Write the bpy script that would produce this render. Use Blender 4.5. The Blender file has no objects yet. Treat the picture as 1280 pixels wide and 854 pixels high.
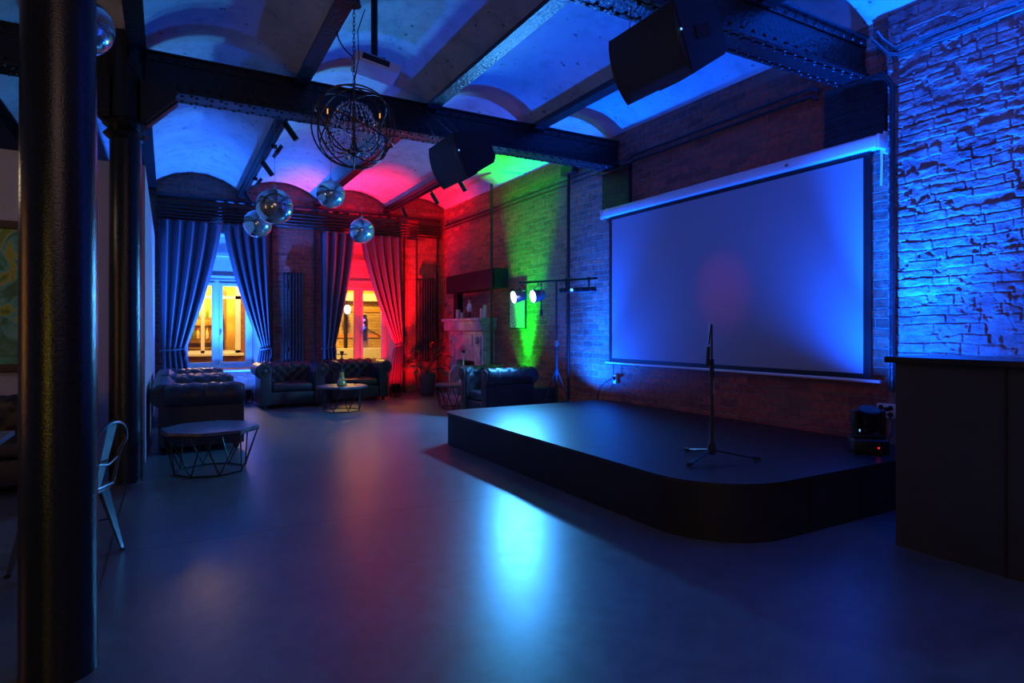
import bpy, bmesh, math, random
from mathutils import Vector, Matrix, Euler
PI = math.pi
R = math.radians
random.seed(11)
scn = bpy.context.scene
col = scn.collection

# ------------------------------------------------------------------ camera
cam_d = bpy.data.cameras.new('camera')
cam_d.sensor_width = 36.0
cam_d.lens = 36.0 * 761.0 / 1280.0
cam_d.shift_y = -14.0 / 1280.0
cam_d.clip_start = 0.05
cam = bpy.data.objects.new('camera', cam_d)
col.objects.link(cam)
cam.location = (0, 0, 1.43)
cam.rotation_euler = (R(90), 0, -R(29.5))
scn.camera = cam

# ------------------------------------------------------------------ world, exposure
w = bpy.data.worlds.new('night'); scn.world = w
w.use_nodes = True
w.node_tree.nodes['Background'].inputs[0].default_value = (0.012, 0.014, 0.03, 1)
w.node_tree.nodes['Background'].inputs[1].default_value = 1.0
scn.view_settings.view_transform = 'Standard'
scn.view_settings.look = 'None'
scn.view_settings.gamma = 1.0
scn.view_settings.exposure = 0.0
scn.view_settings.use_curve_mapping = False

# ------------------------------------------------------------------ lights
def aim(o, d):
    o.rotation_euler = Vector(d).to_track_quat('-Z', 'Y').to_euler()
def spot(name, loc, d, power, color, angle, blend=0.5, size=0.05):
    l = bpy.data.lights.new(name, 'SPOT')
    l.energy = power; l.color = color; l.spot_size = R(angle); l.spot_blend = blend; l.shadow_soft_size = size
    o = bpy.data.objects.new(name, l); col.objects.link(o); o.location = loc; aim(o, d)
    return o
def point(name, loc, power, color, size=0.05):
    l = bpy.data.lights.new(name, 'POINT')
    l.energy = power; l.color = color; l.shadow_soft_size = size
    o = bpy.data.objects.new(name, l); col.objects.link(o); o.location = loc
    return o
def area(name, loc, d, power, color, sx, sy):
    l = bpy.data.lights.new(name, 'AREA')
    l.shape = 'RECTANGLE'; l.size = sx; l.size_y = sy; l.energy = power; l.color = color
    o = bpy.data.objects.new(name, l); col.objects.link(o); o.location = loc; aim(o, d)
    return o

PAR_A = Vector((4.95, 8.53, 1.98)); PAR_B = Vector((5.10, 8.18, 1.98))
PAR_DIR = Vector((-0.985, 0.02, -0.17)).normalized(); PAR_AIM = Vector((-0.92, -0.30, -0.26)).normalized()
spot('par_light_a', PAR_A + PAR_DIR*0.16, PAR_AIM, 340, (0.055, 0.36, 1.0), 148, 0.40, 0.07)
spot('par_light_b', PAR_B + PAR_DIR*0.16, PAR_AIM, 340, (0.055, 0.36, 1.0), 148, 0.40, 0.07)
BLUE = (0.0, 0.085, 1.0)
spot('uplight_blue_window', (1.33, 12.80, 0.34), (-0.24, 0.06, 1.0), 2100, (0.015, 0.135, 1.0), 100, 0.8, 0.06)
spot('uplight_red', (4.26, 12.62, 0.34), (-0.02, 0.14, 1.0), 2500, (1.0, 0.001, 0.008), 70, 0.9, 0.06)
spot('uplight_green', (5.46, 9.52, 0.34), (0.04, -0.03, 1.0), 2600, (0.0, 1.0, 0.02), 40, 0.9, 0.05)
spot('uplight_blue_stand', (5.24, 7.50, 0.50), (0.10, -0.16, 1.0), 720, BLUE, 160, 0.8, 0.05)
spot('uplight_blue_stand_beam', (5.24, 7.50, 0.50), (0.15, -0.14, 1.0), 1700, BLUE, 60, 1.0, 0.05)
spot('uplight_blue_bar', (5.06, 3.00, 0.84), (0.10, -0.10, 1.0), 600, BLUE, 156, 0.9, 0.05)
spot('uplight_blue_bar_beam', (5.06, 3.00, 0.84), (0.20, -0.16, 1.0), 3300, BLUE, 66, 1.0, 0.05)
spot('uplight_blue_window_spill', (1.33, 12.80, 0.34), (0, 0.3, 1.0), 150, (0.015, 0.135, 1.0), 175, 0.4, 0.06)
spot('uplight_red_spill', (4.26, 12.62, 0.34), (0, 0.4, 1.0), 90, (1.0, 0.001, 0.008), 175, 0.4, 0.06)
spot('uplight_green_spill', (5.46, 9.52, 0.34), (0.1, 0, 1.0), 110, (0.0, 1.0, 0.02), 80, 0.8, 0.05)
area('room_fill', (0.3, -2.2, 3.8), (0.85, 0.70, -0.18), 34, (1.0, 0.60, 0.50), 4.0, 2.4)  # added soft fill behind the camera, stands in for dim general room light
area('kitchen_yellow', (-2.6, -1.6, 1.45), (0.5, 1, 0), 11, (1.0, 0.66, 0.02), 0.22, 1.2)
area('kitchen_orange', (-4.6, 4.4, 1.7), (1, -0.1, 0), 10, (1.0, 0.36, 0.02), 0.4, 1.6)
point('painting_fill', (-2.6, 6.0, 2.7), 9, (1.0, 0.75, 0.5), 0.1)  # unseen warm point added to brighten the painting
spot('screen_blotch_spot', (1.86, 5.28, 3.72), (3.75, -0.35, -1.85), 75, (1.0, 0.01, 0.12), 14, 1.0, 0.03)  # red spot added at the projector for the pink blotch on the screen
point('court_lamp_a', (0.9, 15.4, 3.0), 300, (1.0, 0.60, 0.22), 0.12)
point('court_lamp_b', (4.0, 15.2, 3.2), 520, (1.0, 0.60, 0.10), 0.12)
point('backbar_lamp', (0.8, 17.0, 2.55), 230, (1.0, 0.58, 0.08), 0.12)

# ------------------------------------------------------------------ materials
def new_mat(name):
    m = bpy.data.materials.new(name); m.use_nodes = True
    nt = m.node_tree
    return m, nt, nt.nodes['Principled BSDF']
def N(nt, kind, **kw):
    n = nt.nodes.new(kind)
    for k, v in kw.items():
        if k.startswith('i_'):
            n.inputs[k[2:].replace('_', ' ')].default_value = v
        else:
            setattr(n, k, v)
    return n
def ramp(nt, src, stops):
    r = nt.nodes.new('ShaderNodeValToRGB')
    while len(r.color_ramp.elements) < len(stops): r.color_ramp.elements.new(0.5)
    for e, (p, c) in zip(r.color_ramp.elements, stops):
        e.position = p; e.color = (c[0], c[1], c[2], 1) if len(c) == 3 else c
    nt.links.new(src, r.inputs[0])
    return r.outputs[0]
def bump(nt, src, dist, strength, b):
    n = nt.nodes.new('ShaderNodeBump'); n.inputs['Distance'].default_value = dist; n.inputs['Strength'].default_value = strength
    nt.links.new(src, n.inputs['Height']); nt.links.new(n.outputs[0], b.inputs['Normal'])
    return n
def plain(name, c, rough=0.5, metal=0.0, noise=0.12, scale=20.0, bmp=0.0, coat=0.0, spec=0.5):
    m, nt, b = new_mat(name)
    tc = N(nt, 'ShaderNodeTexCoord')
    n = N(nt, 'ShaderNodeTexNoise'); n.inputs['Scale'].default_value = scale; n.inputs['Detail'].default_value = 4
    nt.links.new(tc.outputs['Object'], n.inputs['Vector'])
    lo = [max(0, x*(1-noise)) for x in c]; hi = [min(1, x*(1+noise)) for x in c]
    nt.links.new(ramp(nt, n.outputs['Fac'], [(0.3, lo), (0.7, hi)]), b.inputs['Base Color'])
    b.inputs['Roughness'].default_value = rough; b.inputs['Metallic'].default_value = metal
    b.inputs['Specular IOR Level'].default_value = spec
    if coat: b.inputs['Coat Weight'].default_value = coat; b.inputs['Coat Roughness'].default_value = 0.1
    if bmp: bump(nt, n.outputs['Fac'], bmp, 1.0, b)
    return m
def brick(name, axis, bw, bh, c1, c2, mortar, dist=0.018, rough=0.75, wob=0.02, chip=0.5):
    """running-bond brickwork laid in world coordinates, along 'X' or 'Y'"""
    m, nt, b = new_mat(name)
    L = nt.links.new
    g = N(nt, 'ShaderNodeNewGeometry')
    s = N(nt, 'ShaderNodeSeparateXYZ'); L(g.outputs['Position'], s.inputs[0])
    c = N(nt, 'ShaderNodeCombineXYZ'); L(s.outputs[axis], c.inputs['X']); L(s.outputs['Z'], c.inputs['Y'])
    nz = N(nt, 'ShaderNodeTexNoise'); nz.inputs['Scale'].default_value = 2.6; nz.inputs['Detail'].default_value = 6
    L(g.outputs['Position'], nz.inputs['Vector'])
    sub = N(nt, 'ShaderNodeVectorMath', operation='SUBTRACT'); L(nz.outputs['Color'], sub.inputs[0]); sub.inputs[1].default_value = (.5, .5, .5)
    sc = N(nt, 'ShaderNodeVectorMath', operation='SCALE'); L(sub.outputs[0], sc.inputs[0]); sc.inputs['Scale'].default_value = wob*3
    ad = N(nt, 'ShaderNodeVectorMath', operation='ADD'); L(c.outputs[0], ad.inputs[0]); L(sc.outputs[0], ad.inputs[1])
    br = N(nt, 'ShaderNodeTexBrick'); L(ad.outputs[0], br.inputs['Vector'])
    br.inputs['Scale'].default_value = 1.0
    br.inputs['Brick Width'].default_value = bw; br.inputs['Row Height'].default_value = bh
    br.inputs['Mortar Size'].default_value = bh*0.085; br.inputs['Mortar Smooth'].default_value = 0.5
    br.inputs['Bias'].default_value = -0.1
    br.inputs['Color1'].default_value = (*c1, 1); br.inputs['Color2'].default_value = (*c2, 1); br.inputs['Mortar'].default_value = (*mortar, 1)
    n2 = N(nt, 'ShaderNodeTexNoise'); n2.inputs['Scale'].default_value = 16; n2.inputs['Detail'].default_value = 8; n2.inputs['Roughness'].default_value = 0.7
    L(g.outputs['Position'], n2.inputs['Vector'])
    n3 = N(nt, 'ShaderNodeTexNoise'); n3.inputs['Scale'].default_value = 1.1; n3.inputs['Detail'].default_value = 5
    L(g.outputs['Position'], n3.inputs['Vector'])
    mx = N(nt, 'ShaderNodeMix', data_type='RGBA', blend_type='MULTIPLY'); mx.inputs[0].default_value = 0.85
    L(br.outputs['Color'], mx.inputs[6]); L(ramp(nt, n2.outputs['Fac'], [(0.3, (.45, .42, .40)), (0.62, (1.25, 1.2, 1.2))]), mx.inputs[7])
    mx2 = N(nt, 'ShaderNodeMix', data_type='RGBA', blend_type='MIX')
    L(ramp(nt, n3.outputs['Fac'], [(0.48, (0, 0, 0)), (0.68, (.55, .55, .55))]), mx2.inputs[0])
    L(mx.outputs[2], mx2.inputs[6]); mx2.inputs[7].default_value = (mortar[0]*.8, mortar[1]*.72, mortar[2]*.7, 1)
    L(mx2.outputs[2], b.inputs['Base Color'])
    b.inputs['Roughness'].default_value = rough
    # relief: bricks proud of the joints, ragged chips, rough faces
    inv = N(nt, 'ShaderNodeMath', operation='MULTIPLY_ADD'); L(br.outputs['Fac'], inv.inputs[0]); inv.inputs[1].default_value = -1.0; inv.inputs[2].default_value = 1.0
    vs_ = N(nt, 'ShaderNodeVectorMath', operation='MULTIPLY'); L(ad.outputs[0], vs_.inputs[0]); vs_.inputs[1].default_value = (.45, 1.5, 1)
    vo = N(nt, 'ShaderNodeTexNoise'); vo.inputs['Scale'].default_value = 7; vo.inputs['Detail'].default_value = 10; vo.inputs['Roughness'].default_value = 0.72
    L(vs_.outputs[0], vo.inputs['Vector'])
    m1 = N(nt, 'ShaderNodeMath', operation='MULTIPLY_ADD'); L(vo.outputs['Fac'], m1.inputs[0]); m1.inputs[1].default_value = chip*3; L(inv.outputs[0], m1.inputs[2])
    m2 = N(nt, 'ShaderNodeMath', operation='MULTIPLY_ADD'); L(n2.outputs['Fac'], m2.inputs[0]); m2.inputs[1].default_value = chip; L(m1.outputs[0], m2.inputs[2])
    bump(nt, m2.outputs[0], dist, 1.0, b)
    return m

M = {}
M['brick_far'] = brick('old_red_brick_far', 'X', .25, .085, (.42, .13, .09), (.26, .08, .06), (.34, .26, .22), dist=.034)
M['brick_right'] = brick('old_red_brick_right', 'Y', .26, .09, (.64, .145, .08), (.28, .075, .05), (.40, .25, .19), dist=.040)
m, nt, b = new_mat('rough_brick_by_bar'); M['brick_rough'] = m
g = N(nt, 'ShaderNodeNewGeometry')
n1 = N(nt, 'ShaderNodeTexNoise'); n1.inputs['Scale'].default_value = 5; n1.inputs['Detail'].default_value = 8; n1.inputs['Roughness'].default_value = .7
n2 = N(nt, 'ShaderNodeTexNoise'); n2.inputs['Scale'].default_value = 60; n2.inputs['Detail'].default_value = 6
nt.links.new(g.outputs['Position'], n1.inputs['Vector']); nt.links.new(g.outputs['Position'], n2.inputs['Vector'])
nt.links.new(ramp(nt, n1.outputs['Fac'], [(.3, (.12, .07, .07)), (.5, (.26, .17, .16)), (.7, (.36, .28, .27))]), b.inputs['Base Color'])
b.inputs['Roughness'].default_value = .6; bump(nt, n2.outputs['Fac'], .012, .7, b)
M['brick_black'] = brick('black_painted_brick', 'Y', .30, .10, (.012, .012, .013), (.018, .018, .02), (.012, .012, .012), dist=.03, rough=.45)
M['brick_court'] = brick('yellow_court_brick', 'X', .25, .08, (.62, .42, .16), (.50, .30, .09), (.40, .30, .16))
M['brick_court_red'] = brick('red_court_brick', 'X', .24, .075, (.32, .12, .06), (.22, .08, .05), (.30, .24, .18))

# plaster vaults: chalky whitewash with flecks and fine cracks
m, nt, b = new_mat('whitewashed_vault'); M['vault'] = m
g = N(nt, 'ShaderNodeNewGeometry')
n1 = N(nt, 'ShaderNodeTexNoise'); n1.inputs['Scale'].default_value = 5; n1.inputs['Detail'].default_value = 9; n1.inputs['Roughness'].default_value = .6
n2 = N(nt, 'ShaderNodeTexNoise'); n2.inputs['Scale'].default_value = 0.9; n2.inputs['Detail'].default_value = 4
n3 = N(nt, 'ShaderNodeTexNoise'); n3.inputs['Scale'].default_value = 11; n3.inputs['Detail'].default_value = 3
for n in (n1, n2, n3): nt.links.new(g.outputs['Position'], n.inputs['Vector'])
mx = N(nt, 'ShaderNodeMix', data_type='RGBA', blend_type='MULTIPLY'); mx.inputs[0].default_value = 1
nt.links.new(ramp(nt, n1.outputs['Fac'], [(0.28, (.42, .42, .44)), (0.5, (.60, .60, .60))]), mx.inputs[6])
nt.links.new(ramp(nt, n3.outputs['Fac'], [(0.27, (.2, .18, .17)), (0.33, (1, 1, 1))]), mx.inputs[7])
mx3 = N(nt, 'ShaderNodeMix', data_type='RGBA', blend_type='MULTIPLY'); mx3.inputs[0].default_value = 1
nt.links.new(mx.outputs[2], mx3.inputs[6]); nt.links.new(ramp(nt, n2.outputs['Fac'], [(0.35, (.75, .74, .74)), (0.65, (1, 1, 1))]), mx3.inputs[7])
nt.links.new(mx3.outputs[2], b.inputs['Base Color']); b.inputs['Roughness'].default_value = .62
bump(nt, n1.outputs['Fac'], .03, .6, b)

# polished concrete floor with saw-cut joints
m, nt, b = new_mat('polished_concrete'); M['floor'] = m
L = nt.links.new
g = N(nt, 'ShaderNodeNewGeometry'); s = N(nt, 'ShaderNodeSeparateXYZ'); L(g.outputs['Position'], s.inputs[0])
n1 = N(nt, 'ShaderNodeTexNoise'); n1.inputs['Scale'].default_value = 1.1; n1.inputs['Detail'].default_value = 4; n1.inputs['Roughness'].default_value = .5
n2 = N(nt, 'ShaderNodeTexNoise'); n2.inputs['Scale'].default_value = 9; n2.inputs['Detail'].default_value = 7; n2.inputs['Roughness'].default_value = .6
for n in (n1, n2): L(g.outputs['Position'], n.inputs['Vector'])
mx = N(nt, 'ShaderNodeMix', data_type='RGBA', blend_type='MULTIPLY'); mx.inputs[0].default_value = 1
L(ramp(nt, n1.outputs['Fac'], [(0.3, (.085, .10, .11)), (0.7, (.125, .145, .155))]), mx.inputs[6])
L(ramp(nt, n2.outputs['Fac'], [(0.35, (.74, .74, .74)), (0.6, (1, 1, 1))]), mx.inputs[7])
def joint(sock, pos, half=.006):
    a = N(nt, 'ShaderNodeMath', operation='SUBTRACT'); L(sock, a.inputs[0]); a.inputs[1].default_value = pos
    c = N(nt, 'ShaderNodeMath', operation='ABSOLUTE'); L(a.outputs[0], c.inputs[0])
    d = N(nt, 'ShaderNodeMath', operation='LESS_THAN'); L(c.outputs[0], d.inputs[0]); d.inputs[1].default_value = half
    return d.outputs[0]
acc = None
for sock, pos in ((s.outputs['Y'], 4.65), (s.outputs['X'], -0.33), (s.outputs['Y'], 10.3)):
    j = joint(sock, pos)
    if acc is None: acc = j
    else:
        a = N(nt, 'ShaderNodeMath', operation='MAXIMUM'); L(acc, a.inputs[0]); L(j, a.inputs[1]); acc = a.outputs[0]
mj = N(nt, 'ShaderNodeMix', data_type='RGBA'); L(acc, mj.inputs[0]); L(mx.outputs[2], mj.inputs[6]); mj.inputs[7].default_value = (.03, .03, .03, 1)
L(mj.outputs[2], b.inputs['Base Color'])
rr = N(nt, 'ShaderNodeMapRange'); L(n2.outputs['Fac'], rr.inputs[0]); rr.inputs[1].default_value = .3; rr.inputs[2].default_value = .7
rr.inputs[3].default_value = .29; rr.inputs[4].default_value = .36
L(rr.outputs[0], b.inputs['Roughness']); b.inputs['Specular IOR Level'].default_value = .5
n4 = N(nt, 'ShaderNodeTexNoise'); n4.inputs['Scale'].default_value = 90; n4.inputs['Detail'].default_value = 4
L(g.outputs['Position'], n4.inputs['Vector'])
bump(nt, n4.outputs['Fac'], .0006, .22, b)

def leather():
    m, nt, b = new_mat('dark_tufted_leather')
    tc = N(nt, 'ShaderNodeTexCoord')
    n = N(nt, 'ShaderNodeTexVoronoi'); n.inputs['Scale'].default_value = 160
    n2 = N(nt, 'ShaderNodeTexNoise'); n2.inputs['Scale'].default_value = 6; n2.inputs['Detail'].default_value = 5
    nt.links.new(tc.outputs['Object'], n.inputs['Vector']); nt.links.new(tc.outputs['Object'], n2.inputs['Vector'])
    nt.links.new(ramp(nt, n2.outputs['Fac'], [(.3, (.026, .020, .023)), (.7, (.048, .037, .041))]), b.inputs['Base Color'])
    b.inputs['Roughness'].default_value = .33
    bump(nt, n.outputs['Distance'], .002, .5, b)
    return m
M['leather'] = leather()
M['iron'] = plain('black_painted_iron', (.012, .012, .013), .35, 0, .3, 30, .01)
# thick gloss paint with orange peel on the cast iron columns
m, nt, b = new_mat('gloss_black_column_paint'); M['column'] = m
tc = N(nt, 'ShaderNodeNewGeometry')
n = N(nt, 'ShaderNodeTexNoise'); n.inputs['Scale'].default_value = 150; n.inputs['Detail'].default_value = 2
nt.links.new(tc.outputs['Position'], n.inputs['Vector'])
nt.links.new(ramp(nt, n.outputs['Fac'], [(.3, (.010, .011, .011)), (.7, (.018, .019, .019))]), b.inputs['Base Color'])
b.inputs['Roughness'].default_value = .22
bump(nt, n.outputs['Fac'], .004, .30, b)
M['black'] = plain('matt_black', (.006, .006, .0065), .5, 0, .2)
M['black_metal'] = plain('black_satin_metal', (.015, .015, .016), .32, 0.0, .2)
M['grille'] = plain('speaker_grille', (.02, .02, .022), .5, 0, .3, 220, .004)
M['stage_top'] = plain('black_stage_deck', (.014, .014, .016), .36, 0, .3, 9, .003)
M['stage_side'] = plain('black_stage_skirt', (.010, .010, .010), .6, 0, .3, 6)
M['counter'] = plain('dark_counter_panel', (.035, .036, .034), .6, 0, .12, 3)
M['counter_top'] = plain('black_counter_top', (.012, .012, .013), .25, 0, .2)
M['plaster'] = plain('white_partition_plaster', (.50, .47, .52), .7, 0, .05, 4)
M['white'] = plain('white_painted_wood', (.72, .70, .68), .45, 0, .05, 8)
M['white_plastic'] = plain('white_plastic', (.65, .65, .66), .4, 0, .04)
M['curtain'] = plain('slate_blue_curtain_cloth', (.12, .13, .17), .75, 0, .15, 60, .004, spec=.25)
M['radiator'] = plain('anthracite_radiator', (.035, .04, .045), .3, .3, .1)
M['table_top'] = plain('grey_stone_table_top', (.14, .135, .15), .35, 0, .35, 9)
M['chrome'] = plain('chrome', (.8, .8, .8), .12, 1.0, .03)
M['steel'] = plain('dull_steel', (.28, .28, .29), .35, .9, .12)
M['gunmetal'] = plain('gunmetal_chair_steel', (.16, .16, .17), .3, .85, .2)
M['bronze'] = plain('dark_bronze_rod', (.10, .055, .035), .4, .6, .25)
M['marble'] = plain('grey_marble', (.42, .38, .40), .4, 0, .35, 7, .01)
M['candle'] = plain('cream_wax', (.62, .50, .42), .5, 0, .05)
M['wood'] = plain('dark_frame_wood', (.07, .035, .02), .5, 0, .3, 12)
M['terracotta'] = plain('grey_planter', (.10, .09, .09), .6, 0, .15)
M['leaf'] = plain('dark_green_leaf', (.03, .08, .03), .4, 0, .3, 10)
M['soil'] = plain('potting_soil', (.03, .02, .015), .9, 0, .3, 60, .01)
M['asphalt'] = plain('court_paving', (.10, .09, .08), .8, 0, .3, 10)
M['rubber'] = plain('black_rubber', (.01, .01, .01), .7, 0, .1)
M['ledge'] = plain('pale_court_ledge', (.70, .66, .58), .6, 0, .1)
M['orange_band'] = plain('orange_painted_band', (.62, .22, .05), .6, 0, .2)
M['ochre'] = plain('ochre_bar_wall', (.75, .50, .10), .6, 0, .2, 5)
M['shelf_wood'] = plain('shelf_wood', (.20, .10, .03), .5, 0, .2, 8)
M['coil'] = plain('white_ceramic', (.7, .7, .72), .3, 0, .03)
M['red_paint'] = plain('red_paint', (.5, .03, .03), .4, 0, .1)

def mirror_ball_mat():
    m, nt, b = new_mat('mirror_tiles')
    tc = N(nt, 'ShaderNodeTexCoord')
    mp = N(nt, 'ShaderNodeMapping'); mp.inputs['Scale'].default_value = (90, 45, 1)
    nt.links.new(tc.outputs['UV'], mp.inputs[0])
    br = N(nt, 'ShaderNodeTexBrick'); br.offset = 0.0
    br.inputs['Brick Width'].default_value = 1; br.inputs['Row Height'].default_value = 1; br.inputs['Scale'].default_value = 1
    br.inputs['Mortar Size'].default_value = .05
    br.inputs['Color1'].default_value = (.80, .84, .85, 1); br.inputs['Color2'].default_value = (.66, .72, .74, 1); br.inputs['Mortar'].default_value = (.2, .2, .2, 1)
    nt.links.new(mp.outputs[0], br.inputs['Vector']); nt.links.new(br.outputs['Color'], b.inputs['Base Color'])
    b.inputs['Metallic'].default_value = .82; b.inputs['Roughness'].default_value = .13
    return m
M['mirror'] = mirror_ball_mat()
def emit(name, c, s):
    m, nt, b = new_mat(name)
    b.inputs['Base Color'].default_value = (*c, 1); b.inputs['Emission Color'].default_value = (*c, 1); b.inputs['Emission Strength'].default_value = s
    return m
M['led_white'] = emit('par_led_face', (.70, .86, 1.0), 9)
M['led_red'] = emit('red_uplight_face', (1.0, .01, .01), 5)
M['led_blue'] = emit('blue_uplight_face', (.05, .2, 1.0), 5)
M['led_green'] = emit('green_uplight_face', (.02, 1.0, .05), 5)
M['led_dot_red'] = emit('red_indicator', (1, .01, .03), 2.0)
M['led_dot_blue'] = emit('blue_indicator', (.15, .5, 1), 1.5)
M['filament'] = emit('amber_filament', (1.0, .45, .06), 1.2)
M['lamp_globe'] = emit('court_lamp_globe', (.8, .92, 1.0), 1.6)
M['neon_blue'] = emit('blue_neon', (.02, .06, 1.0), 3.0)
M['neon_violet'] = emit('violet_neon', (.45, .12, .7), 1.6)
def glass(name, c=(1, 1, 1), rough=0.0, trans=.9):
    m, nt, b = new_mat(name)
    out = nt.nodes['Material Output']
    t = N(nt, 'ShaderNodeBsdfTransparent'); t.inputs[0].default_value = (*c, 1)
    g = N(nt, 'ShaderNodeBsdfGlossy'); g.inputs['Roughness'].default_value = rough
    f = N(nt, 'ShaderNodeFresnel'); f.inputs[0].default_value = 1.45
    mx = N(nt, 'ShaderNodeMixShader'); nt.links.new(f.outputs[0], mx.inputs[0]); nt.links.new(t.outputs[0], mx.inputs[1]); nt.links.new(g.outputs[0], mx.inputs[2])
    nt.links.new(mx.outputs[0], out.inputs[0])
    return m
M['pane'] = glass('window_glass', (.94, .95, .96))
M['amber_glass'] = plain('amber_bottle_glass', (.40, .18, .03), .12, 0, .2, 5)
M['green_glass'] = plain('green_bottle_glass', (.12, .2, .05), .12, 0, .2, 5)
M['clear_glass'] = plain('pale_bottle_glass', (.62, .55, .35), .12, 0, .2, 5)
M['hookah_glass'] = plain('hookah_base_glass', (.50, .24, .05), .1, 0, .5, 18)
M['crystal'] = plain('cut_crystal', (.92, .95, 1.0), .03, .8, .05)
M['bulb'] = glass('clear_bulb_glass', (.9, .9, .9))
# projection screen cloth: matt white with a faint weave
m, nt, b = new_mat('projection_screen_cloth'); M['screen'] = m
g = N(nt, 'ShaderNodeNewGeometry')
mp = N(nt, 'ShaderNodeMapping'); mp.inputs['Scale'].default_value = (1, 1.2, 4)
nt.links.new(g.outputs['Position'], mp.inputs[0])
n = N(nt, 'ShaderNodeTexNoise'); n.inputs['Scale'].default_value = 3; n.inputs['Detail'].default_value = 8
nt.links.new(mp.outputs[0], n.inputs['Vector'])
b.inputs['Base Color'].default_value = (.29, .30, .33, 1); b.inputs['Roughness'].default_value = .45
bump(nt, n.outputs['Fac'], .006, .2, b)
# painting: swirling greens and ochres
m, nt, b = new_mat('swirling_green_painting'); M['painting'] = m
tc = N(nt, 'ShaderNodeTexCoord')
n = N(nt, 'ShaderNodeTexNoise'); n.inputs['Scale'].default_value = 2.2; n.inputs['Detail'].default_value = 6; n.inputs['Distortion'].default_value = 2.5
nt.links.new(tc.outputs['Object'], n.inputs['Vector'])
nt.links.new(ramp(nt, n.outputs['Fac'], [(.30, (.01, .03, .02)), (.42, (.05, .22, .12)), (.50, (.10, .45, .40)), (.57, (.45, .42, .05)), (.66, (.16, .30, .04)), (.8, (.02, .03, .02))]), b.inputs['Base Color'])
b.inputs['Roughness'].default_value = .35; bump(nt, n.outputs['Fac'], .02, .6, b)
m, nt, b = new_mat('small_abstract_print'); M['print'] = m
tc = N(nt, 'ShaderNodeTexCoord')
n = N(nt, 'ShaderNodeTexVoronoi'); n.inputs['Scale'].default_value = 26
nt.links.new(tc.outputs['Object'], n.inputs['Vector'])
nt.links.new(ramp(nt, n.outputs['Distance'], [(.2, (.04, .04, .04)), (.35, (.6, .62, .55))]), b.inputs['Base Color'])

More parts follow.
